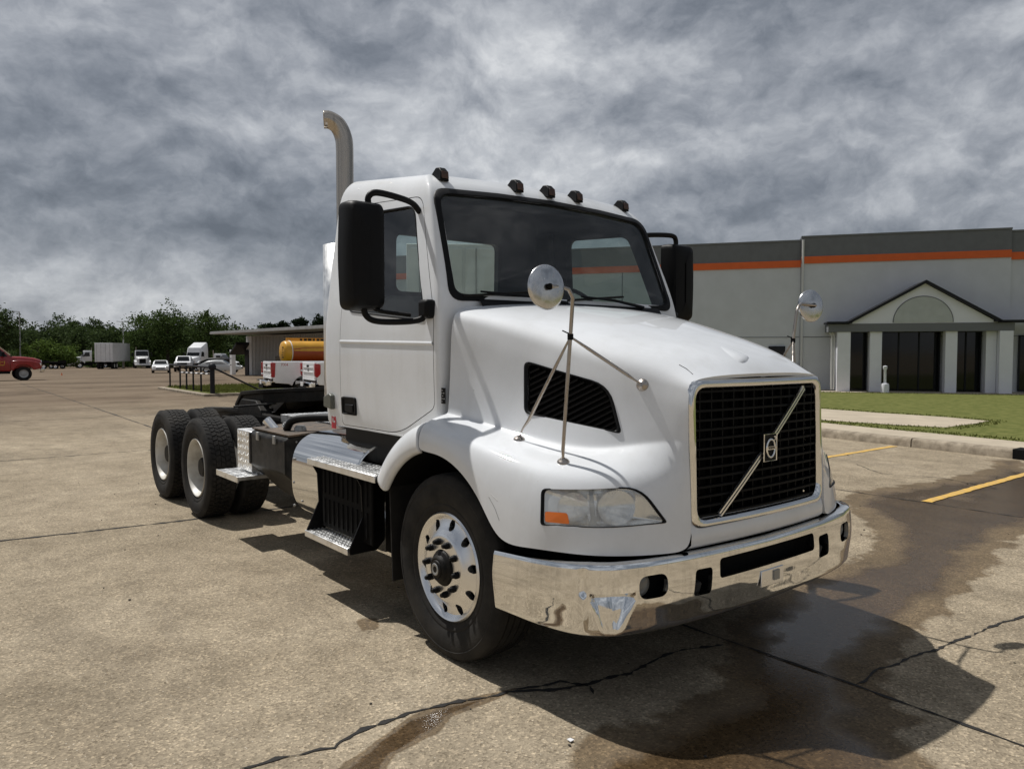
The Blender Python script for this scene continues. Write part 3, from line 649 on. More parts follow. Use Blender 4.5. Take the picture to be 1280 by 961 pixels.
def px_ring(bvh, outline, grow, off, th):
    """frame strip round an outline: inner edge on it, outer edge grown by factor, raised by th"""
    c = np.mean(outline, 0); rows = [[], [], [], []]
    for o in outline:
        for k, (g, d) in enumerate(((1 - grow, off), (1 - grow * .3, th), (1 + grow * .5, th), (1 + grow, off))):
            q = c + (np.array(o) - c) * g; p, n = cast_px(bvh, *q); rows[k].append(tuple(p + n_dir(n) * d))
    mb = MB(); mb.grid(rows, 0, True); return mb
def cutter_from(bvh, outline, dirv, fwd=.06, back=.16, shrink=1.0):
    c = np.mean(outline, 0); a, b = [], []; dv = Vector(dirv).normalized()
    for o in outline:
        q = c + (np.array(o) - c) * shrink; p, n = cast_px(bvh, *q); a.append(p + dv * fwd); b.append(p - dv * back)
    n = len(a); mb = MB(); mb.add(a + b, [tuple(range(n)), tuple(range(n, 2 * n))[::-1]] + [(i, n + i, n + (i + 1) % n, (i + 1) % n) for i in range(n)]); return mb
vent_out = rounded([(657, 452), (760, 482), (775, 541), (657, 516)], [9, 22, 7, 8], 5)
lamp_out = rounded([(678, 611), (800, 609), (833, 653), (760, 660), (677, 656)], [7, 22, 5, 30, 5], 5)
cuts = []
for ol, dv, bk in ((vent_out, (.25, -1, .1), .1), (lamp_out, (.75, -.66, 0), .2)):
    c = cutter_from(HB, ol, dv, .06, bk)
    for q in (c, c.mirror_y()):
        o = q.obj('cut', 'white_paint'); cuts.append(o); boolean(hood, o)
bake(hood); shade(hood.data, 40); kill(*cuts)
def both(mb, name, mat, parent, smooth=None, bevel=0, pair=None):
    a = mb.obj(name, mat, parent[0] if pair else parent, smooth, bevel)
    b = mb.mirror_y().obj(name, mat, parent[1] if pair else parent, smooth, bevel); return a, b
# vents
vf = both(px_ring(HB, vent_out, .05, -.004, .006), 'hood_vent', 'black_plastic', hood, 60)
both(px_patch(HB, vent_out, (0, .4, .75, 1.02), -.05), 'vent_back', 'matte_black', vf, 60, pair=True)
vc = np.mean(vent_out, 0)
def inside_px(q): return pip(np.array([q[0]]), np.array([q[1]]), vent_out)[0] > .5
for k in range(-14, 22):
    # slat runs up to the right with slope -.52 in the picture plane of the vent
    line = [(657 + t, 520 + k * 7.6 - .5 * t) for t in np.arange(0, 122, 4)]
    seg = [q for q in line if inside_px(q)]
    if len(seg) < 3: continue
    P0, P1, P2, P3 = [], [], [], []
    for q in seg:
        p, n = cast_px(HB, *q); n = n_dir(n); p2, n2 = cast_px(HB, q[0], q[1] + 2.4); n2 = n_dir(n2)
        P0.append(tuple(p - n * .008)); P1.append(tuple(p2 - n2 * .010)); P2.append(tuple(p2 - n2 * .04))
    mb = MB(); mb.grid([P0, P1, P2]); both(mb, 'slat', 'black_plastic', vf, None, pair=True)
# headlights
hl = both(px_patch(HB, lamp_out, (.99, .9, .7, .45, 0), -.006, .06, 5), 'headlight', 'reflector', T, 60)
both(px_ring(HB, lamp_out, .035, -.006, .004), 'bezel', 'black_plastic', hl, 60, pair=True)
both(px_patch(HB, lamp_out, (0, .3, .6, .85, 1.0), -.004), 'lens', 'lens_clear', hl, 60, pair=True)
amb = rounded([(681, 639), (709, 641), (712, 655), (681, 652)], 3, 3)
both(px_patch(HB, amb, (0, .5, 1), -.0015), 'turn_signal', 'amber', hl, 60, pair=True)
for cx, cy, rr in ((716, 633, 19), (772, 634, 23)):
    cir = [(cx + rr * 1.05 * math.cos(t), cy + rr * math.sin(t)) for t in np.linspace(0, 2 * math.pi, 25)[:-1]]
    both(px_patch(HB, cir, (1, .8, .55, .3, .12, 0), -.02, .04, 2), 'reflector_bowl', 'reflector', hl, 60, pair=True)
divl = [(736, 612), (741, 612), (747, 658), (741, 658)]
both(px_patch(HB, divl, (0, .5, 1), -.014), 'divider', 'grey_metal', hl, None, pair=True)
# lower apron below the grille
def gx(y, z): return 1.172 + .028 * (1 - (y / .58) ** 2) + (1.55 - z) * .03
mb = MB(); ys = np.linspace(-.585, .585, 15)
mb.grid([[(gx(y, .85) + a + .012 * 0, y, z) for y in ys] for a, z in ((-.03, .90), (-.004, .862), (.006, .82), (.004, .775), (-.02, .752), (-.06, .75))])
mb.obj('grille_apron', 'white_paint', T, 60)
# grille
def loop(y, z0, z1, r, dx, n=5):
    pts = rounded([(-y, z0), (-y, z1), (y, z1), (y, z0)], r, n); dense = []
    for i in range(len(pts)):
        a, b = np.array(pts[i]), np.array(pts[(i + 1) % len(pts)]); k = max(1, int(np.linalg.norm(b - a) / .08))
        for j in range(k): dense.append(a + (b - a) * j / k)
    return [(gx(q[0], q[1]) + dx, q[0], q[1]) for q in dense]
def frame_rows(specs):
    # same point count: build from the outer loop, moving inward
    base = loop(.583, .842, 1.556, .075, 0); out = []
    for inset, dx in specs:
        row = []
        for x, y, z in base:
            zc = 1.1975; sy = (.583 - inset) / .583; sz = (.3555 - inset) / .3555
            y2, z2 = y * sy, zc + (z - zc) * sz; row.append((gx(y2, z2) + dx, y2, z2))
        out.append(row)
    return out
mb = MB(); mb.grid(frame_rows([(0, -.05), (.0, -.006), (.006, .006), (.02, .012), (.036, .008), (.044, -.004), (.047, -.02), (.049, -.06)]), 0, True)
gr = mb.obj('grille', 'chrome', T, 50)
mb = MB(); mb.box((1.09, 0, 1.1975), (.01, 1.08, .64)); mb.obj('radiator_screen', 'matte_black', gr)
ys = np.linspace(-.53, .53, 13)
hb_ = MB(); hb_.grid([[(gx(y, 1.2) - .0 + a, y, z) for y in ys] for a, z in ((-.05, .0045), (-.012, .0055), (-.012, -.0055), (-.05, -.0045))])
hm = hb_.mesh('grille_bar'); hm.materials.append(MATS['grille_black'])
for k in range(14):
    z = .90 + k * .0458; o = bpy.data.objects.new('grille_bar', hm); COL.objects.link(o); o.parent = gr; o.location = ((1.2 - z) * .03, 0, z)
vb = MB(); vb.box((0, 0, 0), (.03, .008, .63)); vm = vb.mesh('grille_upright'); vm.materials.append(MATS['grille_black'])
for k in range(13):
    y = -.495 + k * .0825; o = bpy.data.objects.new('grille_upright', vm); COL.objects.link(o); o.parent = gr; o.location = (gx(y, 1.2) - .036, y, 1.198)
# diagonal bar + badge
mb = MB(); A, Bb = np.array((-.385, .90)), np.array((.375, 1.492)); dd = (Bb - A) / np.linalg.norm(Bb - A); nn = np.array((-dd[1], dd[0]))
for s in (-1, 1):
    r_ = []
    for t in np.linspace(0, 1, 9):
        q = A + (Bb - A) * t + nn * s * .0085; sec = []
        for (o, h) in ((-.0055, 0), (-.0045, .012), (.0045, .012), (.0055, 0)):
            yy, zz = q + nn * o; sec.append((gx(yy, zz) - .004 + h, yy, zz))
        r_.append(sec)
    mb.grid(r_)
    for e in (r_[0], r_[-1]): mb.add(e, [(0, 1, 2, 3)])
mb.obj('diagonal_bar', 'alu_polished', gr, 50)
by, bz = .005, 1.197; bx = gx(0, 1.2)
mb = MB(); mb.box((bx + .004, by, bz), (.03, .112, .138)); bd = mb.obj('badge', 'black_plastic', gr, None, .004)
mb = MB(); mb.tube([(bx + .02, by + a * .056, bz + b * .069) for a, b in ((-1, -1), (1, -1), (1, 1), (-1, 1))], .0035, 6, closed=True); mb.obj('badge_frame', 'chrome', bd)
mb = MB(); mb.tube([(bx + .022, by + .036 * math.cos(t), bz - .004 + .046 * math.sin(t)) for t in np.linspace(0, 2 * math.pi, 28)[:-1]], .0065, 8, closed=True); mb.obj('badge_ring', 'chrome', bd, 60)
mb = MB(); mb.bar((bx + .022, by + .024, bz + .03), (bx + .022, by + .042, bz + .052), .008, .006); mb.bar((bx + .022, by + .026, bz + .054), (bx + .022, by + .046, bz + .054), .006, .006); mb.bar((bx + .022, by + .045, bz + .034), (bx + .022, by + .045, bz + .056), .006, .006); mb.obj('badge_arrow', 'chrome', bd)
mb = MB(); mb.box((bx + .024, by, bz - .002), (.008, .068, .017)); mb.obj('badge_plate', 'chrome', bd)
def text(body, loc, rot, size, mat, parent, ext=.0006, name='lettering'):
    cu = bpy.data.curves.new(name, 'FONT'); cu.body = body; cu.size = size; cu.extrude = ext; cu.align_x = 'CENTER'; cu.align_y = 'CENTER'
    o = bpy.data.objects.new(name, cu); COL.objects.link(o); o.location = loc; o.rotation_euler = rot
    dg = bpy.context.evaluated_depsgraph_get(); me = bpy.data.meshes.new_from_object(o.evaluated_get(dg)); me.materials.clear(); me.materials.append(MATS[mat])
    o2 = bpy.data.objects.new(name, me); COL.objects.link(o2); o2.location = loc; o2.rotation_euler = rot; o2.parent = parent; kill(o); return o2
text('VOLVO', (bx + .0295, by, bz - .002), (R(90), 0, R(90)), .0165, 'black_plastic', bd)
# hood teardrop bulge
mb = MB(); rows = []
for t in np.linspace(0, 1, 15):
    c = np.array((893, 428)) + np.array((42, 24)) * t; row = []; wd = 1.0 + 9.5 * t ** .8 * (1 - max(0, (t - .86) / .14) ** 2)
    for u in np.linspace(-1, 1, 9):
        q = c + np.array((.62, -.55)) * wd * u; h, n = cast_px(HB, *q); n = n_dir(n)
        row.append(tuple(h + n * (-.003 + .011 * (1 - abs(u) ** 2.5) * min(1, t * 1.5) * min(1, (1 - t) * 8 + .1))))
    rows.append(row)
mb.grid(rows); mb.obj('hood_bulge', 'white_paint', hood, 80)
# hood corner seams by the grille and a scratch on the fender
for pts_, nm, rr, mt in (([(849, 456), (858, 461), (866, 468), (871, 477)], 'hood_seam', .0022, 'black_plastic'), ([(611, 621), (616, 630), (619, 636), (624, 650)], 'scratch', .0016, 'grey_metal'), ([(614, 618), (622, 626)], 'scratch', .0012, 'grey_metal')):
    q3 = []
    for a_, b_ in pts_:
        h, n = cast_px(HB, a_, b_)
        if h is not None: q3.append(tuple(h))
    mb = MB(); mb.tube(q3, rr, 5); o = mb.obj(nm, mt, hood)
    if nm == 'hood_seam': mb.mirror_y().obj(nm, mt, hood)
# rear fender quarter that stays with the cab
for sgn in (1, -1):
    rows = []
    for th in np.linspace(R(101.5), R(147), 12):
        c, s = math.cos(th), math.sin(th); k = (th - R(101.5)) / R(45.5)
        prof = [(AR, AY - .03), (AR, AY), (AR + .05, AY + .003), (AR + .10, AY - .008), (AR + .135, AY - .035), (AR + .16, AY - .09), (AR + .172 - .02 * k, AY - .2), (AR + .17 - .02 * k, AY - .33)]
        rows.append([(AX + r_ * c, y * sgn, .51 + r_ * s) for r_, y in prof])
    mb = MB(); mb.grid(rows); o = mb.obj('rear_fender', 'white_paint', T, 50)
    q = o.modifiers.new('s', 'SUBSURF'); q.levels = q.render_levels = 2
    q = o.modifiers.new('t', 'SOLIDIFY'); q.thickness = .02; q.offset = 0
    bake(o)
    # wheel well liner and inner dark volume
    mb = MB(); mb.grid([[(AX + (AR + .012) * math.cos(t), y * sgn, .51 + (AR + .012) * math.sin(t)) for t in np.linspace(R(-6), R(150), 20)] for y in (.72, AY - .035)]); mb.obj('wheel_well', 'matte_black', T, 60)
    mb = MB(); mb.box((.1, .7 * sgn, .95), (1.35, .03, .75)); mb.obj('inner_wing', 'matte_black', T)
    mb = MB(); mb.grid([[(-.60 + .03 * t, y * sgn, .92 - .62 * t) for y in (.80, 1.0, 1.19)] for t in np.linspace(0, 1, 5)]); o = mb.obj('mud_flap', 'rubber_dark', T); q = o.modifiers.new('t', 'SOLIDIFY'); q.thickness = .012

for s_ in (-1, 1):
    mb = MB(); mb.box((-.80, s_ * 1.0, .68), (.34, .02, .62)); mb.obj('splash_panel', 'matte_black', T)
# ---- bumper
BP = [(1.245, 0), (1.241, .28), (1.228, .54), (1.203, .76), (1.172, .91), (1.115, 1.055), (.99, 1.16), (.78, 1.21), (.5, 1.225)]
def bcurve(n=90):
    P = np.array(BP); P = np.vstack([[P[1][0], -P[1][1]], P, 2 * P[-1] - P[-2]]); out = []
    for i in range(1, len(P) - 2):
        for t in np.linspace(0, 1, n // 8, endpoint=False):
            p0, p1, p2, p3 = P[i - 1:i + 3]
            out.append(.5 * ((2 * p1) + (-p0 + p2) * t + (2 * p0 - 5 * p1 + 4 * p2 - p3) * t * t + (-p0 + 3 * p1 - 3 * p2 + p3) * t ** 3))
    out.append(P[-2]); return np.array(out)
bc = bcurve(420); full = np.vstack([[(x, -y) for x, y in bc[::-1]], bc[1:]])
def bump_outer(pt, nrm, z, side):
    # folded dent around the right front corner: a crease and a pushed-in facet tilted to the sky
    y = pt[1]
    if y > -.7: return 0
    yl = np.interp(z, [.425, .61], [-1.075, -1.12]); yr = np.interp(z, [.425, .60], [-1.0, -.93])
    k = min(1.0, max(0.0, (y - yl) / .014)) * min(1.0, max(0.0, (yr - y) / .03)); fold = 1 - .35 * abs(np.interp(y, [yl, -1.03, yr], [-1, 0, 1]))
    d = .055 * k * fold * np.interp(z, [.43, .602, .617], [.05, 1, 0])
    cr = np.interp(y, [-1.15, -1.132, -1.118], [0, 1, 0]); d += .014 * cr * np.interp(z, [.60, .625, .70, .745], [0, 1, .8, 0]) - .008 * cr * np.interp(z, [.45, .5, .6], [0, 1, 0])
    return float(d)
rows_o = []
Tn = np.gradient(full, axis=0); Tn /= np.linalg.norm(Tn, axis=1)[:, None]; Nn = np.stack([Tn[:, 1], -Tn[:, 0]], -1)
if Nn[len(full) // 2][0] < 0: Nn = -Nn
_po = [(-.06, .765), (-.02, .768), (-.006, .762), (0, .748), (.004, .70), (.007, .66), (.009, .62), (.008, .58), (.004, .54), (-.002, .50), (-.008, .45), (-.014, .43), (-.024, .423), (-.05, .426)]
prof = _po[:3] + [(float(np.interp(z, [.425, .445, .5, .54, .58, .62, .66, .70, .748], [-.014, -.008, -.002, .004, .008, .009, .007, .004, 0])), z) for z in np.arange(.748, .424, -.0125)] + _po[-3:]
for pt, nr in zip(full, Nn):
    row = []
    for o, z in prof:
        d = bump_outer(pt, nr, z, 0); k = abs(pt[1]) / 1.2
        rf_ = min(1, max(0, (1.05 - pt[0]) / .55)); zz = z - (0.012 * (1 - k)) + (-(.016 + .034 * rf_) * min(1, (z - .6) / .15) if z > .6 else -.005)
        q = pt + nr * (o - d); row.append((q[0], q[1], zz))
    inner = [(-.06, .43), (-.03, .438), (-.022, .48), (-.016, .58), (-.016, .66), (-.022, .74), (-.03, .752), (-.06, .75)]
    for o, z in inner:
        q = pt + nr * (o - .012 * 0 - max(0, bump_outer(pt, nr, z, 0))); row.append((q[0], q[1], z - .012 * (1 - abs(pt[1]) / 1.2) - ((.016 + .034 * rf_) * min(1, (z - .6) / .15) if z > .6 else 0)))
    rows_o.append(row)
mb = MB(); mb.grid(rows_o, 0, True); nrow = len(rows_o[0]); nv = len(mb.v)
mb.f.append(tuple(range(nrow))); mb.f.append(tuple(range(nv - nrow, nv))[::-1]); mb.mi += [0, 0]
bumper = mb.obj('bumper', 'chrome_bumper', T, 35)
cutp = []
def bcut(poly):
    m2 = MB(); m2.prism(poly, .9, 1.5, 'x'); o = m2.obj('cut', 'chrome_bumper'); cutp.append(o); boolean(bumper, o)
for s in (-1, 1):
    bcut(rounded([(s * .765, .578), (s * .765, .683), (s * .922, .683), (s * .922, .578)], .05, 6))
    bcut(rounded([(s * .485, .54), (s * .475, .665), (s * .59, .668), (s * .605, .545)], .022, 4))
bcut(rounded([(-.425, .60), (-.42, .695), (.42, .695), (.425, .60)], .025, 5))
bake(bumper); shade(bumper.data, 35); kill(*cutp)
mb = MB(); mb.grid([[(p[0] - .09 * n[0] , p[1] - .09 * n[1], z) for p, n in zip(full, Nn)] for z in (.43, .71)]); mb.obj('bumper_backing', 'matte_black', T, 60)
mb = MB(); mb.grid([[(p[0] + o * n[0], p[1] + o * n[1], z) for p, n in zip(full, Nn)] for o, z in ((-.42, .72), (-.2, .72), (-.03, .715), (-.02, .70))]); mb.obj('bumper_filler', 'matte_black', T, 60)
for s in (-1, 1):
    mb = MB(); mb.lathe([(.052, -.05), (.052, .0), (.048, .006), (.044, .0), (.03, .008), (0, .012)], (1.14, s * .868, .63), 'x', 24); f = mb.obj('fog_lamp', 'grey_metal', bumper, 40)
    mb = MB(); mb.lathe([(.046, .008), (.03, .016), (0, .019)], (1.14, s * .868, .63), 'x', 24); mb.obj('lens', 'fog_lens', f, 60)
mb = MB(); mb.box((1.256, .0, .535), (.006, .2, .085)); lp = mb.obj('plate_bracket', 'alu_polished', bumper, None, .004)
mb = MB(); mb.box((1.262, .03, .54), (.006, .05, .05)); mb.obj('bracket_tab', 'grey_metal', lp)
mb = MB(); mb.tube([(1.2, .05 + .1 * t, .45 - .05 * math.sin(math.pi * t)) for t in np.linspace(0, 1.5, 9)], .007, 6); mb.obj('hanging_cable', 'black_plastic', T)
for s in (-1, 1):
    mb = MB(); mb.box((1.15, s * .545, .58), (.12, .05, .06), (0, R(15), 0)); mb.obj('tow_hook', 'scuffed_black', T, None, .01)

# ---- cab
zl = [1.15, 1.19, 1.45, 1.76, 2.0, 2.3, 2.58, 2.70, 2.775, 2.80]
wl = [1.045, 1.062, 1.072, 1.078, 1.06, 1.02, .978, .952, .90, .86]
def wid(z): return float(np.interp(z, zl, wl))
def xfront(z): return float(np.interp(z, [1.15, 1.9, 1.99, 2.68, 2.74, 2.80], [-.17, -.17, -.175, -.435, -.50, -.60]))
def xrear(z): return float(np.interp(z, [1.15, 2.5, 2.70, 2.80], [-1.755, -1.745, -1.725, -1.66]))
tx = [0, .035, .12, .35, .65, .9, .965, 1]; ty = [-1, -.955, -.86, -.5, 0, .5, .86, .955, 1]
def cab_pt(a, b, c, off):
    z0 = zl[c]; wv = wid(z0) - off; y = ty[b] * wv
    xr, xf = xrear(z0) + off, xfront(z0) - off
    bul = .055 * (1 - abs(ty[b]) ** 2.2) * (1 if z0 > 1.2 else .5)
    rb = .03 * (1 - abs(ty[b]) ** 4)
    xr2 = xr - rb; xf2 = xf + bul - .055
    x = xr2 + (xf2 - xr2) * tx[a]
    z = z0
    if z0 > 2.5:
        k = min(1, (z0 - 2.5) / .2); z += k * .135 * min(1, max(0, (-.62 - x) / 1.05)) + k * .022 * (1 - ty[b] ** 2)
    if c >= 7: z -= off
    if c <= 1: z += off
    return (x, y, z)
def cab_cage(off):
    A, Bn, Cn = len(tx), len(ty), len(zl); idx = {}; vs = []; fs = []
    def g(a, b, c):
        if (a, b, c) not in idx: idx[(a, b, c)] = len(vs); vs.append(cab_pt(a, b, c, off))
        return idx[(a, b, c)]
    for a in (0, A - 1):
        for b in range(Bn - 1):
            for c in range(Cn - 1): fs.append((g(a, b, c), g(a, b + 1, c), g(a, b + 1, c + 1), g(a, b, c + 1)))
    for b in (0, Bn - 1):
        for a in range(A - 1):
            for c in range(Cn - 1): fs.append((g(a, b, c), g(a + 1, b, c), g(a + 1, b, c + 1), g(a, b, c + 1)))
    for c in (0, Cn - 1):
        for a in range(A - 1):
            for b in range(Bn - 1): fs.append((g(a, b, c), g(a + 1, b, c), g(a + 1, b + 1, c), g(a, b + 1, c)))
    m = MB(); m.add(vs, fs); return m
def cab_solid(off, mi, lev):
    m = cab_cage(off); m.mi = [mi] * len(m.f); o = m.obj('cab', ['white_paint', 'interior'], T, 60)
    q = o.modifiers.new('s', 'SUBSURF'); q.levels = q.render_levels = lev; bake(o); return o
cab = cab_solid(0, 0, 2); CB = bvh_of(cab)
inner = cab_solid(.055, 1, 1)
boolean(cab, inner); bake(cab); kill(inner)
def poly_cut(poly, a0, a1, axis):
    m = MB(); m.prism(poly, a0, a1, axis); m.mi = [1] * len(m.f); o = m.obj('cut', ['white_paint', 'interior']); return o
ws_poly = rounded([(-.945, 2.025), (-.905, 2.648), (-.45, 2.668), (0, 2.676), (.45, 2.668), (.905, 2.648), (.945, 2.025)], [.07, .09, .01, .01, .01, .09, .07], 6)
ws_outer = rounded([(-.99, 1.985), (-.944, 2.690), (-.45, 2.708), (0, 2.716), (.45, 2.708), (.944, 2.690), (.99, 1.985)], [.09, .11, .01, .01, .01, .11, .09], 6)
win_poly = rounded([(-1.38, 1.965), (-.372, 1.868), (-.635, 2.59), (-1.33, 2.635)], [.07, .035, .09, .09], 6)
rear_poly = rounded([(-.51, 2.15), (.51, 2.15), (.51, 2.60), (-.51, 2.60)], .06, 5)
c1 = poly_cut(ws_poly, -.85, .3, 'x'); c2 = poly_cut(rear_poly, -2.1, -1.5, 'x')
door_poly = rounded([(-1.5, 1.172), (-.70, 1.172), (-.27, 1.36), (-.275, 1.90), (-.555, 2.64), (-1.485, 2.715)], [.03, .16, .05, .1, .09, .07], 5)
def inset_poly(p, d):
    c = np.mean(p, 0); return [tuple(c + (np.array(q) - c) * (1 - d / np.linalg.norm(np.array(q) - c))) for q in p]
boolean(cab, c1); boolean(cab, c2); bake(cab)
doors = []
for s in (-1, 1):
    d = bpy.data.objects.new('door', cab.data.copy()); COL.objects.link(d); d.parent = T
    ci = poly_cut(inset_poly(door_poly, .005), s * .93, s * 1.3, 'y'); cw_ = poly_cut(win_poly, s * .8, s * 1.3, 'y')
    boolean(d, ci, 'INTERSECT'); bake(d); boolean(d, cw_); bake(d); shade(d.data, 35); doors.append(d); kill(ci, cw_)
for s in (-1, 1):
    co = poly_cut(door_poly, s * .93, s * 1.3, 'y'); cw_ = poly_cut(win_poly, s * .8, s * 1.3, 'y')
    boolean(cab, co); bake(cab); boolean(cab, cw_); bake(cab); kill(co, cw_)
kill(c1, c2); shade(cab.data, 35)
# groove floor behind the door gaps
def cast_to(bvh, o, d): return bvh.ray_cast(Vector(o), Vector(d))[0]
def surf_y(x, z, s, off): h = cast_to(CB, (x, s * 3, z), (0, -s, 0)); return (x, h.y + s * off, z)
def surf_x(y, z, off, front=True):
    h = cast_to(CB, (3 if front else -4, y, z), (-1 if front else 1, 0, 0)); return (h.x + (off if front else -off), y, z)
for s in (-1, 1):
    mb = MB(); mb.tube([surf_y(x, z, s, -.02) for x, z in door_poly], .012, 6, closed=True); mb.obj('door_seal', 'black_plastic', cab)
    mb = MB(); pts = win_poly; c = np.mean(pts, 0)
    mb.grid([[surf_y(*(c + (np.array(q) - c) * g), s, o) for q in pts] for g, o in ((1.012, .001), (1.008, .005), (.985, .004), (.97, -.012), (.965, -.03))], 0, True); mb.obj('window_seal', 'black_plastic', doors[0 if s < 0 else 1], 60)
    mb = MB(); mb.grid([[surf_y(*(c + (np.array(q) - c) * g), s, -.014) for q in pts] for g in (0, .35, .7, .985)], 0, True); mb.obj('window', 'side_glass', doors[0 if s < 0 else 1], 80)
    # crease line
    rows = [[surf_y(x, 1.735 + (-.27 - x) * .02 + dz, s, o) for x in np.linspace(-1.49, -.28, 12)] for dz, o in ((-.012, .0005), (-.004, .007), (.004, .007), (.012, .0005))]
    mb = MB(); mb.grid(rows); mb.obj('crease', 'white_paint', doors[0 if s < 0 else 1], 80)
    # handle
    hx0, hx1, hz0, hz1 = -1.47, -1.26, 1.25, 1.375
    mb = MB(); rp = rounded([(hx0, hz0), (hx1, hz0), (hx1, hz1), (hx0, hz1)], .02, 4); cc = np.mean(rp, 0)
    mb.grid([[surf_y(*(cc + (np.array(q) - cc) * g), s, o) for q in rp] for g, o in ((1, .001), (.97, .014), (.86, .014), (.8, .004), (0, .004))], 0, True); h = mb.obj('door_handle', 'black_plastic', doors[0 if s < 0 else 1], 50)
    mb = MB(); mb.box(surf_y(-1.35, 1.30, s, .010), (.12, .018, .05)); mb.obj('handle_flap', 'black_plastic', h, None, .006)
    # cab rear grab lamp and decal
    mb = MB(); p = surf_y(-1.625, 1.335, s, .02); mb.prism([(-1.725, 1.29), (-1.60, 1.275), (-1.598, 1.375), (-1.64, 1.39), (-1.725, 1.36)], p[1] - s * .025, p[1] + s * .012, 'y'); mb.obj('side_lamp', 'side_lamp_grey', cab, None, .008)
    p = surf_y(-1.63, 1.19, s, .003)
    mb = MB(); mb.box((-1.635, p[1], 1.195), (.07, .003, .12)); dc = mb.obj('decal', 'decal_red', cab)
    mb = MB()
    for (x, z, w_, h_) in ((-1.635, 1.225, .03, .012), (-1.645, 1.195, .012, .03), (-1.622, 1.185, .02, .014)): mb.box((x, p[1] + s * .002, z), (w_, .002, h_))
    mb.obj('decal_mark', 'decal_white', dc)
    # small dark placard on the cowl side
    p = surf_y(-.225, 1.43, s, .003); mb = MB(); mb.box((-.225, p[1], 1.435), (.075, .004, .09)); pl = mb.obj('placard', 'black_plastic', cab)
    mb = MB()
    for k in range(5):
        for j in range(2 + k % 2): mb.box((-.24 + j * .02 + (k % 3) * .004, p[1] + s * .003, 1.402 + k * .016), (.012, .002, .006))
    mb.obj('placard_print', 'decal_grey', pl)
# windshield gasket, glass
def ring_rows(pairs_, front=True):
    return [[surf_x(y, z, o, front) for y, z in poly] for poly, o in pairs_]
def lerp_poly(a, b, t): return [tuple(np.array(p) * (1 - t) + np.array(q) * t) for p, q in zip(a, b)]
mb = MB(); mb.grid(ring_rows([(ws_outer, .0), (lerp_poly(ws_outer, ws_poly, .08), .010), (lerp_poly(ws_outer, ws_poly, .85), .012), (lerp_poly(ws_outer, ws_poly, 1.08), -.004), (lerp_poly(ws_outer, ws_poly, 1.1), -.03)]), 0, True)
mb.obj('windshield_gasket', 'black_plastic', cab, 50)
c = np.array([0, 2.33]); 
mb = MB(); mb.grid([[surf_x(*(c + (np.array(q) - c) * g), -.008) for q in ws_poly] for g in (0, .25, .5, .75, .9, 1.0)], 0, True); mb.obj('windshield', 'windshield_glass', cab, 80)
c = np.array([0, 2.375])
mb = MB(); mb.grid([[surf_x(*(c + (np.array(q) - c) * g), -.02, False) for q in rear_poly] for g in (0, .5, 1.0)], 0, True); mb.obj('rear_window', 'windshield_glass', cab, 80)
mb = MB(); mb.grid([[surf_x(*(c + (np.array(q) - c) * g), o, False) for q in rear_poly] for g, o in ((1.08, .0), (1.06, .012), (.99, .01), (.97, -.06))], 0, True); mb.obj('rear_gasket', 'black_plastic', cab, 50)
# cowl below the windshield + wipers
mb = MB(); mb.grid([[surf_x(y, z, o) for y in np.linspace(-.80, .80, 15)] for z, o in ((2.0, .014), (1.985, .03), (1.95, .05), (1.88, .05))]); mb.obj('cowl', 'black_plastic', cab, 60)
for y0, y1, z1 in ((-.12, -.78, 2.045), (.62, .02, 2.05)):
    a = surf_x(y0, 2.0, .03); b = surf_x(y1, z1, .022); mid = ((a[0] + b[0]) / 2 + .012, (a[1] + b[1]) / 2, (a[2] + b[2]) / 2 + .01)
    mb = MB(); mb.tube([a, mid, b], [.011, .009, .006], 6); wp = mb.obj('wiper_arm', 'black_plastic', cab, 60)
    yy = np.linspace(y1 - .12, y1 + .42, 9); mb = MB(); mb.tube([surf_x(y, z1 + .006 * i - .03 - .001, .012) for i, y in enumerate(yy)], .008, 5); mb.obj('wiper_blade', 'rubber_dark', wp)
# roof marker lamps
for y, x in ((-.816, -.60), (-.27, -.53), (0, -.52), (.27, -.53), (.816, -.60)):
    h = cast_to(CB, (x, y, 4), (0, 0, -1)); z = h.z
    mb = MB(); mb.prism([(-.075, -.012), (.062, -.03), (.058, .032), (.03, .058), (-.01, .062), (-.06, .02)], -.032, .032, 'y'); mb.v = [(a + x, b * (1 - .25 * max(0, (c_ - 0) / .06)) + y, c_ + z) for a, b, c_ in mb.v]
    l = mb.obj('marker_lamp', 'black_plastic', cab, None, .006); mb = MB(); mb.box((x + .062, y, z + .008), (.008, .05, .045), (0, R(-8), 0)); mb.obj('amber_lens', 'amber_dark', l, None, .003)
# roof rear seam
mb = MB(); mb.tube([tuple(cast_to(CB, (-1.47, y, 4), (0, 0, -1)) - Vector((0, 0, .004))) for y in np.linspace(-.93, .93, 17)], .006, 6); mb.obj('roof_seam', 'grey_metal', cab, 60)
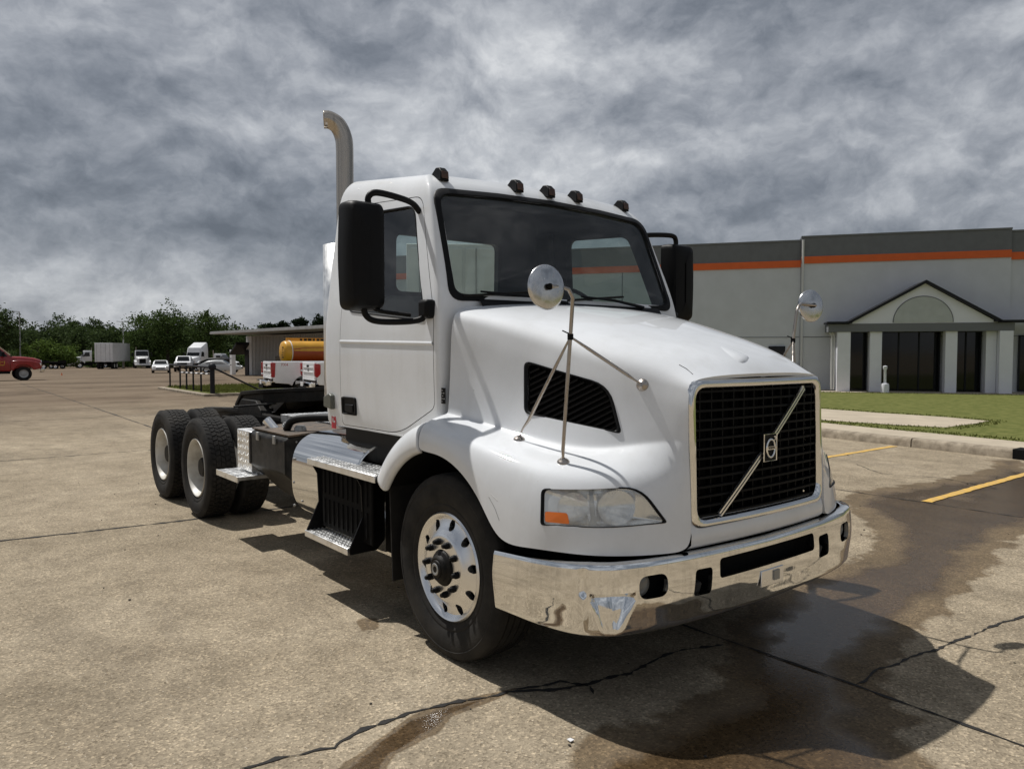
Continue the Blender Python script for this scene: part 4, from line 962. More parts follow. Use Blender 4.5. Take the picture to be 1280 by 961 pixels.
# interior
def bx(name, c, s, mat, par, rot=None, bev=.02):
    m = MB(); m.box(c, s, rot); return m.obj(name, mat, par, None, bev)
mb = MB(); mb.prism(rounded([(-.30, 1.3), (-.30, 1.97), (-.42, 2.0), (-.62, 1.93), (-.68, 1.75), (-.60, 1.3)], .05, 4), -.95, .95, 'y'); mb.obj('dashboard', 'interior', T, 45)
for y in (-.5, .5):
    s = bx('seat', (-1.15, y, 1.62), (.52, .5, .16), 'interior_grey', T, None, .05)
    bx('seat_back', (-1.42, y, 1.85), (.14, .48, .5), 'interior_grey', s, (0, R(-10), 0), .05)
mb = MB(); th = np.linspace(0, 2 * math.pi, 33)[:-1]; cw3 = Vector((-.72, .5, 1.99)); e1 = Vector((0, 1, 0)); e2 = Vector((-.62, 0, .78)).normalized()
mb.tube([cw3 + e1 * .225 * math.cos(t) + e2 * .225 * math.sin(t) for t in th], .016, 8, closed=True); st = mb.obj('steering_wheel', 'black_plastic', T, 60)
mb = MB(); mb.tube([cw3, cw3 + Vector((.3, 0, -.28))], .04, 8); mb.bar(cw3 - e1 * .21, cw3 + e1 * .21, .05, .02); mb.bar(cw3, cw3 - e2 * .21, .04, .02); mb.obj('steering_column', 'black_plastic', st)
bx('floor_panel', (-1.0, 0, 1.25), (1.4, 1.9, .02), 'interior', T, None, 0)
bx('rear_trim', (-1.67, 0, 1.7), (.03, 1.9, .85), 'interior', T, None, 0)
bx('b_pillar_trim', (-1.56, -.95, 2.0), (.2, .06, 1.4), 'interior', T, (R(-6), 0, 0)); bx('b_pillar_trim', (-1.56, .95, 2.0), (.2, .06, 1.4), 'interior', T, (R(6), 0, 0))
mb = MB(); mb.tube([(-1.30, -.93, 2.5), (-1.2, -.96, 2.2), (-1.1, -.95, 1.7)], .02, 6); mb.obj('seat_belt', 'interior', T)
mb = MB(); mb.box((-.56, -.93, 2.5), (.2, .03, .13), (0, R(20), 0)); mb.obj('sun_visor', 'interior', T, None, .02)

# ---- side mirrors
def tube_sm(pts, r, n=6):
    P = [np.array(p, float) for p in pts]; P = [2 * P[0] - P[1]] + P + [2 * P[-1] - P[-2]]; out = []
    for i in range(1, len(P) - 2):
        for t in np.linspace(0, 1, n, endpoint=False):
            p0, p1, p2, p3 = P[i - 1:i + 3]; out.append(.5 * ((2 * p1) + (-p0 + p2) * t + (2 * p0 - 5 * p1 + 4 * p2 - p3) * t * t + (-p0 + 3 * p1 - 3 * p2 + p3) * t ** 3))
    out.append(P[-2]); return [tuple(p) for p in out]
def side_mirror(s):
    # housing: rounded shell, back faces forward
    rows = []
    for x, k in ((-.59, .93), (-.585, 1.0), (-.53, 1.0), (-.475, .95), (-.445, .84), (-.435, .6), (-.433, 0)):
        q = rounded([(1.275, 1.925), (1.51, 1.925), (1.522, 2.23), (1.51, 2.545), (1.275, 2.545)], [.045, .05, .1, .05, .045], 5); cc = np.array([1.395, 2.235])
        rows.append([(x + .03 * (y_ - 1.4), s * (cc[0] + (y_ - cc[0]) * k), cc[1] + (z_ - cc[1]) * (1 - (1 - k) * .5)) for y_, z_ in q])
    mb = MB(); mb.grid(rows, 0, True); hs = mb.obj('side_mirror', 'black_plastic', T, 45)
    mb = MB(); mb.add(rows[0], [tuple(range(len(rows[0])))]); mb.obj('mirror_glass', 'mirror_glass', hs)
    mb = MB(); mb.tube(tube_sm([(-.51, s * 1.36, 2.52), (-.51, s * 1.36, 2.575), (-.505, s * 1.31, 2.605), (-.53, s * 1.15, 2.60), (-.56, s * 1.04, 2.585), (-.57, s * .98, 2.54)], 0), .019, 8)
    mb.obj('mirror_arm', 'black_plastic', hs, 60)
    mb = MB(); mb.tube(tube_sm([(-.50, s * 1.40, 1.96), (-.50, s * 1.39, 1.90), (-.48, s * 1.34, 1.865), (-.42, s * 1.22, 1.86), (-.34, s * 1.12, 1.875), (-.32, s * 1.09, 1.93)], 0), .019, 8)
    mb.tube(tube_sm([(-.50, s * 1.36, 1.95), (-.47, s * 1.3, 1.92), (-.38, s * 1.16, 1.90)], 0), .012, 8); mb.obj('mirror_arm', 'black_plastic', hs, 60)
    mb = MB(); mb.box((-.325, s * 1.085, 1.935), (.10, .075, .11)); mb.obj('mirror_mount', 'black_plastic', hs, None, .02)
side_mirror(-1); side_mirror(1)

# ---- hood spot mirrors on tripods
def hood_mirror(s):
    def pt(px, py, dx=0):
        h, n = cast_px(HB, px, py); return Vector((h.x, h.y, h.z)), n_dir(n)
    b1, n1 = pt(649, 549); b2, n2 = pt(704, 577); b3, n3 = pt(803, 481)
    X2 = b2.x
    jn = Vector(at(713, 421, x=X2 + .0)); top = Vector(at(716, 372, x=X2 + .02)); mc = Vector(at(682, 360, x=X2 - .0)); bend = Vector(at(711, 362, x=X2 + .02)); b15 = Vector(at(700, 358, x=X2 + .01))
    mc = Vector((.79, -1.135, 1.985))
    if s > 0:
        fl = lambda v: Vector((v.x, -v.y, v.z)); b1, n1, b2, n2, b3, n3, jn, top, mc, bend, b15 = [fl(q) for q in (b1, n1, b2, n2, b3, n3, jn, top, mc, bend, b15)]
    mb = MB(); mb.tube([b2 + n2 * .015, b2 + n2 * .03 + Vector((0, 0, .03)), jn, top, bend, b15, mc + Vector((.035, 0, 0))], [.006, .009, .0095, .0095, .0095, .009, .008], 8); post = mb.obj('hood_mirror', 'post_metal', T, 60)
    for b, n in ((b1, n1), (b3, n3)):
        d = (jn - b); mb = MB(); mb.tube([b + n * .012, b + n * .02 + d * .08, b + d * .2, b + d * .75, jn], [.005, .005, .009, .0085, .005], 8); mb.obj('strut', 'post_metal', post, 60)
    for b, n in ((b1, n1), (b2, n2), (b3, n3)):
        mb = MB(); mb.lathe([(.0, .022), (.010, .021), (.014, .014), (.024, .010), (.030, .003), (.031, -.006)], axis='z', seg=20); q = Vector((0, 0, 1)).rotation_difference(n)
        mb.v = [tuple(q @ Vector(v) + b) for v in mb.v]; mb.obj('foot', 'post_metal', post, 50)
    mb = MB(); mb.box(jn, (.022, .022, .03)); mb.tube([jn + Vector((0, 0, .012)), jn + Vector((-.02, -.035 * 1, .03))], .004, 5); mb.obj('clamp', 'matte_black', post, None, .004)
    # disc faces the driver; convex back toward the front
    fac = (Vector((1, -.05, .04)) if s < 0 else Vector((.966, -.26, .04))).normalized(); q = Vector((0, 0, 1)).rotation_difference(fac)
    mb = MB(); mb.lathe([(.103, -.012), (.105, -.004), (.101, .002), (.092, .005), (.06, .009), (.03, .011), (0, .012)], axis='z', seg=40); mb.v = [tuple(q @ Vector(v) + mc) for v in mb.v]; dsk = mb.obj('mirror_disc', 'mirror_back', post, 50)
    mb = MB(); mb.lathe([(.1, -.010), (.05, -.004), (0, -.002)], axis='z', seg=40); mb.v = [tuple(q @ Vector(v) + mc) for v in mb.v]; mb.obj('mirror_glass', 'mirror_glass', dsk, 60)
    mb = MB(); mb.sphere(mc + fac * .022, .016, 10, 6); mb.obj('ball_joint', 'matte_black', dsk, 60)
hood_mirror(-1); hood_mirror(1)

# ---- wheels
TR = .51
def tyre_mesh(ribs=True):
    w2 = .138; prof = [(.292, -.105), (.30, -.115), (.33, -.125), (.336, -.129), (.344, -.129), (.348, -.127), (.36, -.134), (.40, -.141), (.44, -.142), (.452, -.1395), (.456, -.142), (.464, -.140), (.485, -.131), (.498, -.122), (.505, -.112)]
    if ribs:
        y = -.112
        for g in (-.068, -.025, .022, .066):
            prof += [(.51, g - .006), (.497, g - .005), (.497, g + .005), (.51, g + .006)]
        prof += [(.505, .112)]
    else: prof += [(.497, -.108), (.499, 0), (.497, .108), (.505, .112)]
    prof += [(.498, .122), (.485, .131), (.46, .139), (.42, .142), (.36, .134), (.33, .125), (.30, .115), (.292, .105)]
    mb = MB(); mb.lathe(prof, seg=64)
    if ribs:
        for r_ in (.385, .455):
            pass
    me = mb.mesh('tyre'); me.materials.append(MATS['rubber']); shade(me, 40); return me
def tread_mesh():
    mb = MB(); n = 58
    for k in range(n):
        for j, (y0, y1) in enumerate(((-.116, -.072), (-.066, -.024), (-.018, .018), (.024, .066), (.072, .116))):
            off = (.5 if j in (1, 3) else 0) + (.25 if j == 2 else 0); th = 2 * math.pi * (k + off) / n; hw = math.pi / n * (.80 if j in (0, 4) else .74)
            sk = .03 * (1 if j % 2 else -1)
            vs = []
            for r_ in (.488, .509 - (.004 if j in (0, 4) else 0)):
                for (dt, yy, q) in ((-hw, y0, -sk), (hw, y0, -sk), (hw, y1, sk), (-hw, y1, sk)):
                    t = th + dt + q * .5; vs.append((r_ * math.cos(t), yy, r_ * math.sin(t)))
            mb.add(vs, [(0, 1, 2, 3), (4, 7, 6, 5), (0, 4, 5, 1), (1, 5, 6, 2), (2, 6, 7, 3), (3, 7, 4, 0)])
    me = mb.mesh('tread'); me.materials.append(MATS['rubber']); return me
STEER, DRIVE, TREAD = tyre_mesh(True), tyre_mesh(False), tread_mesh()
def inst(name, me, parent, loc=(0, 0, 0), rot=(0, 0, 0)):
    o = bpy.data.objects.new(name, me); COL.objects.link(o); o.parent = parent; o.location = loc; o.rotation_euler = rot; return o
# front aluminium disc: outward = -y
mb = MB(); mb.lathe([(.30, .10), (.300, -.118), (.292, -.128), (.282, -.124), (.272, -.112), (.262, -.104), (.225, -.112), (.19, -.138), (.178, -.146), (.165, -.149), (.10, -.149), (.097, -.14), (.097, -.10), (.165, -.10), (.22, -.085), (.26, -.08), (.285, -.07), (.285, .10), (.30, .10)], seg=80)
fr_rim = mb.obj('rim_src', 'alu_polished', None)
hc = []
for k in range(10):
    th = 2 * math.pi * (k + .5) / 10; m2 = MB(); m2.lathe([(0, -.25), (1, -.25), (1, 0), (0, 0)], seg=20)
    m2.v = [(x * .024, y, z * .031) for x, y, z in m2.v]; cth, sth = math.cos(th - math.pi / 2), math.sin(th - math.pi / 2)
    m2.v = [(x * cth - z * sth + .237 * math.cos(th), y, x * sth + z * cth + .237 * math.sin(th)) for x, y, z in m2.v]
    o = m2.obj('cut', 'alu_polished'); hc.append(o); boolean(fr_rim, o)
bake(fr_rim); shade(fr_rim.data, 38); kill(*hc); RIM_F = fr_rim.data; kill(fr_rim)
lugm = MB(); lugm.lathe([(0, -.04), (.010, -.04), (.013, -.034), (.0135, -.026), (.018, -.02), (.019, -.012), (.019, 0)], seg=10); LUG = lugm.mesh('lug_nut'); LUG.materials.append(MATS['black_plastic']); shade(LUG, 40)
def hubm():
    m = MB(); m.lathe([(.098, -.10), (.098, -.145), (.092, -.16), (.075, -.17), (.07, -.182), (.058, -.19), (.05, -.187), (.046, -.195), (.03, -.198), (0, -.198)], seg=36); me = m.mesh('hub'); me.materials.append(MATS['greasy_black']); shade(me, 35)
    return me
HUB = hubm()
mb = MB(); mb.lathe([(.018, -.199), (.03, -.202), (.034, -.199)], seg=20); HUBR = mb.mesh('hub_ring'); HUBR.materials.append(MATS['grey_metal'])
mb = MB(); mb.lathe([(0, .02), (.29, .02), (.29, .08), (.0, .08)], seg=30); DRUM = mb.mesh('brake_drum'); DRUM.materials.append(MATS['matte_black'])
def front_wheel(y, s):
    # outward is -y for the right wheel (s=-1); rotate for the left
    r = inst('wheel', RIM_F, T, (0, y, TR), (0, R(9), 0 if s < 0 else math.pi))
    inst('tyre', STEER, r); inst('hub', HUB, r); inst('hub_ring', HUBR, r); inst('brake_drum', DRUM, r)
    for k in range(10):
        th = 2 * math.pi * k / 10 + .1; inst('lug_nut', LUG, r, (.1425 * math.cos(th), -.146, .1425 * math.sin(th)))
front_wheel(-1.19 + .142, -1); front_wheel(1.19 - .142, 1)
# rear steel rims, dished: outer face is deep
mb = MB(); mb.lathe([(.30, .11), (.300, -.116), (.294, -.125), (.285, -.122), (.278, -.108), (.268, -.08), (.262, -.02), (.258, .055), (.24, .075), (.20, .07), (.15, .045), (.10, .045), (.098, .03), (.098, .10), (.26, .11), (.30, .11)], seg=64)
RIM_R = mb.mesh('wheel'); RIM_R.materials.append(MATS['rim_white']); shade(RIM_R, 38)
mb = MB(); mb.lathe([(.10, .05), (.098, -.06), (.085, -.075), (.0, -.08)], seg=28); HUB_R = mb.mesh('hub'); HUB_R.materials.append(MATS['greasy_black']); shade(HUB_R, 35)
def rear_wheel(x, y, s, det):
    r = inst('wheel', RIM_R, T, (x, y, TR), (0, random.uniform(0, 6), 0 if s < 0 else math.pi)); inst('tyre', DRIVE, r); inst('tread', TREAD, r)
    if det:
        inst('hub', HUB_R, r)
        for k in range(10):
            th = 2 * math.pi * k / 10; inst('lug_nut', LUG, r, (.1425 * math.cos(th), .046, .1425 * math.sin(th)))
XR = (-4.567, -5.887)
for x in XR:
    for s in (-1, 1):
        rear_wheel(x, s * (1.22 - .142), s, True); rear_wheel(x, s * (1.22 - .142 - .335), -s, False)
    mb = MB(); mb.tube([(x, -1.1, TR), (x, 1.1, TR)], .075, 12); mb.sphere((x, 0, TR), (.24, .2, .24), 16, 10); mb.obj('rear_axle', 'greasy_black', T, 50)
mb = MB(); mb.tube([(0, -1.0, TR), (0, -.6, .47), (0, 0, .44), (0, .6, .47), (0, 1.0, TR)], .06, 8); mb.obj('front_axle', 'greasy_black', T, 50)

# ---- chassis
for s in (-1, 1):
    y = .42 * s
    mb = MB(); mb.prism([(-6.75, .70), (1.0, .70), (1.0, .97), (-6.4, .97), (-6.72, .90)], y - .012, y + .012, 'y')
    mb.box((-2.85, y - s * .035, .962), (7.0, .075, .014)); mb.box((-2.85, y - s * .035, .708), (7.0, .075, .014)); mb.obj('frame_rail', 'greasy_black', T)
    for x in XR:
        mb = MB(); mb.box((x, y, .64), (.9, .09, .06)); mb.lathe([(0, -.12), (.12, -.12), (.15, -.05), (.15, .05), (.12, .12), (0, .12)], (x + .1, y, .8), 'z', 14); mb.obj('suspension', 'greasy_black', T, 50)
for x in (-6.6, -5.9, -5.2, -4.5, -3.6, -2.8, -2.0, -1.0, .3):
    mb = MB(); mb.box((x, 0, .83), (.1, .82, .2)); mb.obj('crossmember', 'greasy_black', T)
mb = MB(); mb.box((0, 0, 1.0), (1.9, .8, .5)); mb.obj('engine', 'matte_black', T, None, .05)
mb = MB(); mb.tube([(-.8, 0, .72), (-4.4, 0, .62)], .06, 10); mb.obj('drive_shaft', 'greasy_black', T, 50)
# tapered guide ramps at the frame tail
for s in (-1, 1):
    mb = MB(); mb.prism([(-6.95, .93), (-6.75, .97), (-5.2, 1.05), (-5.2, 1.015), (-6.75, .90), (-6.95, .86)], s * .36, s * .47, 'y'); mb.obj('guide_ramp', 'greasy_black', T, None, .008)
# fifth wheel plate
fw = []
for t in np.linspace(R(-62), R(62), 15): fw.append((-5.05 + .52 * math.cos(t), .50 * math.sin(t)))
fw += [(-5.35, .47), (-5.95, .34), (-5.98, .16), (-5.35, .045), (-5.2, .0), (-5.35, -.045), (-5.98, -.16), (-5.95, -.34), (-5.35, -.47)]
mb = MB(); mb.prism(fw, 1.205, 1.255, 'z')
def tilt(v): x, y, z = v; return (x, y, z + (x + 5.1) * .07 - .0)
mb.v = [tilt((x, y, z - max(0, -5.5 - x) * .3)) for x, y, z in mb.v]; f5 = mb.obj('fifth_wheel', 'greasy_black', T, None, .01)
mb = MB(); mb.prism([(p[0] * .985 - .07, p[1] * .93) for p in fw], 1.10, 1.203, 'z'); mb.v = [tilt((x, y, z - max(0, -5.5 - x) * .3)) for x, y, z in mb.v]; mb.obj('skirt', 'greasy_black', f5)
for s in (-1, 1):
    mb = MB(); mb.prism([(-5.5, .985), (-4.6, .985), (-4.85, 1.15), (-5.3, 1.15)], s * .36, s * .48, 'y'); mb.obj('bracket', 'greasy_black', f5, None, .01)
    mb = MB(); mb.box((-5.1, s * .43, .99), (1.9, .1, .03)); mb.obj('slide_rail', 'greasy_black', f5)
mb = MB(); mb.tube([(-4.7, -.3, 1.12), (-4.75, -.75, 1.1)], .012, 6); mb.obj('release_handle', 'scuffed_black', f5)
# deck plate behind the cab
def tread_plate(name, x0, x1, y0, y1, z, parent, mat='alu_tread', pitch=.055, th=.006):
    m = MB(); m.box(((x0 + x1) / 2, (y0 + y1) / 2, z - th / 2), (x1 - x0, y1 - y0, th)); k = 0
    for i in range(int((x1 - x0) / pitch)):
        for j in range(int((y1 - y0) / pitch)):
            a = R(45) if (i + j) % 2 else R(-45); c = (x0 + (i + .5) * pitch, y0 + (j + .5) * pitch, z + .0012)
            m.box(c, (.036, .011, .005), (0, 0, a))
    return m.obj(name, mat, parent)
tread_plate('deck_plate', -4.02, -2.75, -.52, .52, 1.055, T)
mb = MB(); mb.box((-3.39, -.50, 1.01), (1.27, .03, .07)); mb.obj('deck_bracket', 'alu_tread', T)
# air lines / pogo
for k, yy in enumerate((-.22, -.05, .12)):
    mb = MB(); mb.tube(tube_sm([(-1.85, yy, 1.7), (-2.1, yy, 1.5 - .1 * k), (-2.3, yy - .06, 1.2), (-2.6, yy - .1, 1.08), (-2.9, yy, 1.06)], 0), .014, 7); mb.obj('air_line', 'black_plastic', T, 60)
# exhaust stack behind the cab, right side
ex, ey = -1.95, -.80
mb = MB(); mb.tube(tube_sm([(ex, ey, 1.1), (ex, ey, 2.2), (ex, ey, 3.0), (ex, ey, 3.24), (ex - .004, ey - .01, 3.33), (ex - .02, ey - .045, 3.41), (ex - .045, ey - .10, 3.447), (ex - .062, ey - .14, 3.447)], 0, 8), .066, 24, cap=False); stk = mb.obj('exhaust_stack', 'stainless', T, 60)
q = stk.modifiers.new('t', 'SOLIDIFY'); q.thickness = .004
mb = MB(); mb.tube([(ex, ey, 1.15), (ex, ey, 1.2), (ex, ey, 2.4), (ex, ey, 2.46)], [.08, .125, .125, .08], 20); mb.obj('muffler', 'stainless', stk, 40)
mb = MB(); rows = [[(ex + .17 * math.cos(t), ey + .17 * math.sin(t), z) for t in np.linspace(R(150), R(330), 14)] for z in (1.3, 2.5)]; mb.grid(rows); o = mb.obj('heat_shield', 'alu_tread', stk, 60); q = o.modifiers.new('t', 'SOLIDIFY'); q.thickness = .004
# chrome fuel tank, steps
tp = rounded([(-.52, 1.06), (-1.145, 1.06), (-1.145, .40), (-.52, .40)], [.02, .36, .30, .05], 14)
for s in (-1, 1):
    sy = -s
    mb = MB(); mb.prism([(y * sy, z) for y, z in tp], -2.22, -1.15, 'x'); tk = mb.obj('fuel_tank', 'chrome', T, 30, .012)
    for x, z in ((-2.17, .86), (-2.17, .5), (-2.17, .68)):
        mb = MB(); mb.sphere((x, -1.15 * sy * -1 if False else -1.142 * sy, z), .012, 8, 5); mb.obj('bolt', 'grey_metal', tk)
    Y = lambda v: v * sy
    # slotted black panel behind steps
    mb = MB(); mb.box((-1.22, Y(-1.165), .68), (.74, .02, .46)); pn = mb.obj('step_panel', 'matte_black', T, None, .008)
    for i in range(10):
        for zz, hh in ((.78, .17), (.57, .17)):
            mb = MB(); mb.box((-1.54 + i * .07, Y(-1.178), zz), (.02, .012, hh)); mb.obj('slot', 'matte_black', pn, None, .004)
    def step(name, x0, x1, yo, yi, z):
        m = MB(); m.box(((x0 + x1) / 2, Y((yo + yi) / 2), z - .02), (x1 - x0, abs(yi - yo) - .02, .02)); st_ = m.obj(name, 'black_plastic', T)
        k = 5
        for i in range(k):
            yy = yo + (yi - yo) * (i + .5) / k; wbar = abs(yi - yo) / k * .72
            m = MB(); m.box(((x0 + x1) / 2, Y(yy), z - .008), (x1 - x0, wbar, .022))
            for j in range(int((x1 - x0) / .045)):
                m.box((x0 + .02 + j * .045, Y(yy), z + .005), (.02, wbar * .55, .006))
            m.obj('tread_bar', 'alu_tread', st_)
        m = MB(); m.box(((x0 + x1) / 2, Y(yo - .004), z - .02), (x1 - x0 + .01, .018, .045)); m.obj('nosing', 'alu_tread', st_, None, .004)
        return st_
    step('upper_step', -1.70, -.70, -1.225, -1.0, .925); step('lower_step', -1.66, -1.0, -1.265, -1.11, .42)
    for x in (-1.64, -.97):
        mb = MB(); mb.prism([(Y(-1.02), .92), (Y(-1.235), .90), (Y(-1.19), .82), (Y(-1.18), .62), (Y(-1.275), .42), (Y(-1.27), .385), (Y(-1.08), .39), (Y(-1.02), .45)], x - .006, x + .006, 'x'); mb.obj('step_bracket', 'black_plastic', T)
    mb = MB(); mb.box((-1.15, Y(-.96), 1.04), (.95, .02, .22)); mb.obj('kick_panel', 'black_plastic', T)
    # black chassis box with chamfered bottom
    bp_ = [(-.55, 1.03), (-1.08, 1.0), (-1.115, .97), (-1.115, .70), (-.80, .40), (-.55, .40)]
    mb = MB(); mb.prism([(Y(y), z) for y, z in bp_], -3.22, -2.42, 'x'); bb = mb.obj('battery_box', 'scuffed_black', T, None, .012)
    mb = MB(); mb.prism([(Y(-.56), 1.032), (Y(-1.085), 1.003), (Y(-1.09), 1.018), (Y(-.56), 1.047)], -3.235, -2.405, 'x'); mb.obj('lid', 'rusty_lid', bb)
    for x in (-3.21, -2.43): mb = MB(); mb.box((x, Y(-1.118), .84), (.035, .008, .27)); mb.obj('corner_strip', 'scuffed_black', bb)
    for x in (-3.0, -2.62):
        mb = MB(); mb.box((x, Y(-1.124), .965), (.05, .02, .07)); mb.obj('latch', 'grey_metal', bb, None, .006)
    for k in range(5): mb = MB(); mb.sphere((-2.414, Y(-.62 - k * .1), .96), .009, 6, 4); mb.obj('rivet', 'grey_metal', bb)
    mb = MB(); mb.lathe([(.04, -.02), (.04, .025), (.02, .03), (0, .03)], (-2.4, Y(-.93), .88), 'x', 14); mb.obj('plug', 'matte_black', bb, 40)
    for x, y, rr in ((-2.62, -.9, .05), (-3.0, -.86, .045)):
        mb = MB(); mb.lathe([(rr, 1.0), (rr, 1.05), (rr * .7, 1.07), (0, 1.07)], (x, Y(y), .0), 'z', 16); mb.obj('filler_cap', 'grey_metal', bb, 40)
    mb = MB(); mb.tube([(-3.05, Y(-.95), 1.0), (-3.12, Y(-1.0), 1.09)], .04, 12); mb.obj('filler_neck', 'alu_polished', bb, 40)
    mb = MB(); mb.tube(tube_sm([(-2.72, Y(-.98), 1.03), (-2.66, Y(-.95), 1.11), (-2.5, Y(-.85), 1.14), (-2.2, Y(-.7), 1.15), (-1.9, Y(-.6), 1.14)], 0), .032, 10); mb.obj('hose', 'black_plastic', bb, 60)
    # diamond plate box and step
    mb = MB(); mb.box((-3.42, Y(-.87), .80), (.36, .46, .36)); db = mb.obj('tool_box', 'alu_tread', T, None, .008)
    mb = MB()
    for i in range(6):
        for j in range(6): mb.box((-3.57 + i * .06, Y(-1.1015), .65 + j * .06), (.036, .004, .01), (0, R(45) if (i + j) % 2 else R(-45), 0)); mb.box((-3.603, Y(-1.07 + i * .07), .65 + j * .06), (.004, .036, .01), (R(45) if (i + j) % 2 else R(-45), 0, 0))
    mb.obj('diamond_pattern', 'alu_tread', db)
    ya, yb = sorted((Y(-1.25), Y(-.95))); sp_ = tread_plate('box_step', -3.72, -3.14, ya, yb, .60, T, th=.03)
    mb = MB(); mb.box((-3.43, Y(-1.25), .578), (.585, .012, .05)); mb.obj('nosing', 'alu_tread', sp_)

# ================================================================== BACKGROUND
def cyl_wheel(parent, x, y, r, wd, hubmat='alu_polished', s=1):
    m = MB(); m.lathe([(r * .58, -wd * .48), (r * .75, -wd / 2), (r * .92, -wd / 2), (r, -wd * .36), (r, wd * .36), (r * .92, wd / 2), (r * .75, wd / 2), (r * .58, wd * .48)], seg=24); t = m.obj('wheel', 'rubber_dark', parent, 40); t.location = (x, y, r)
    m = MB(); m.lathe([(r * .6, -wd * .46), (r * .55, -wd * .40), (r * .35, -wd * .30), (r * .2, -wd * .42), (0, -wd * .42)], seg=20); m.lathe([(r * .6, wd * .46), (r * .55, wd * .40), (r * .35, wd * .30), (r * .2, wd * .42), (0, wd * .42)], seg=20); m.obj('rim', hubmat, t, 40)
def loft(secs, caps=True):
    m = MB(); m.grid(secs, 0, True); n = len(secs[0]); k = len(m.v)
    if caps: m.f += [tuple(range(n)), tuple(range(k - n, k))[::-1]]; m.mi += [0, 0]
    return m
def csec(x, zl_, zh, hw, tum=.04, r=.06):
    p = rounded([(-hw, zl_), (-hw + .0, (zl_ + zh) * .55), (-hw + tum, zh), (hw - tum, zh), (hw, (zl_ + zh) * .55), (hw, zl_)], [r, r, r, r, r, r], 2); return [(x, y, z) for y, z in p]
def sedan(name, label, cat, loc, rz, paint, suv=False, L=4.7, group=None):
    c = thing(name, label, cat, loc, rz, group); h = .0 if not suv else .25; k = L / 4.7
    low = [csec(x * k, a, b + h * .6, w_) for x, a, b, w_ in ((-2.33, .42, .80, .70), (-2.25, .34, .93, .83), (-1.6, .27, 1.0, .89), (-.8, .25, .98, .91), (.6, .25, .96, .91), (1.3, .26, .90, .90), (2.0, .32, .78, .84), (2.3, .40, .66, .68))]
    loft(low).obj('body', paint, c, 45)
    top = [csec(x * k, .9 + h * .5, b + h, w_, .16, .1) for x, b, w_ in (((-1.95, 1.0, .78), (-1.25, 1.36, .76), (-.5, 1.44, .76), (.2, 1.42, .76), (.9, 1.0, .80)) if not suv else ((-2.2, 1.3, .80), (-2.0, 1.42, .79), (-.5, 1.46, .78), (.25, 1.42, .78), (.95, 1.0, .82)))]
    loft(top).obj('greenhouse', paint, c, 45)
    for s in (-1, 1):
        pts = [(-1.45, 1.02), (-1.05, 1.32), (-.15, 1.37), (.35, 1.3), (.72, 1.02)] if not suv else [(-2.0, 1.05), (-1.9, 1.33), (-.15, 1.38), (.35, 1.3), (.75, 1.02)]
        m = MB(); m.add([(x * k, s * (.775 - (z - 1.0) * .36 + .018 + (.01 if suv else 0)), z + h * .8) for x, z in pts], [tuple(range(5))]); m.obj('side_window', 'dark_glass', c)
        for x in (-1.4, 1.42): cyl_wheel(c, x * k, s * .80, .33, .2)
        m = MB(); m.box((2.13 * k, s * .6, .72 + h * .6), (.2, .26, .12), (0, 0, R(-22 * s))); m.obj('headlight', 'reflector', c, None, .03)
        m = MB(); m.box((-2.22 * k, s * .62, .84 + h * .6), (.12, .3, .13), (0, 0, R(15 * s))); m.obj('tail_light', 'red_lens', c, None, .03)
    m = MB(); m.add([(.82 * k, -.66, 1.04 + h * .8), (.82 * k, .66, 1.04 + h * .8), (.28 * k, .56, 1.38 + h * .9), (.28 * k, -.56, 1.38 + h * .9)], [(0, 1, 2, 3)]); m.v = [(x + .05, y, z + .015) for x, y, z in m.v]; m.obj('windshield', 'dark_glass', c)
    m = MB(); m.add([(-1.85 * k, -.64, 1.05 + h), (-1.85 * k, .64, 1.05 + h), (-1.3 * k, .54, 1.35 + h), (-1.3 * k, -.54, 1.35 + h)], [(0, 1, 2, 3)]); m.v = [(x - .03, y, z + .015) for x, y, z in m.v]
    if not suv: m.obj('rear_window', 'dark_glass', c)
    m = MB(); m.box((2.28 * k, 0, .55), (.06, .9, .16)); m.obj('grille', 'black_plastic', c, None, .02)
    return c
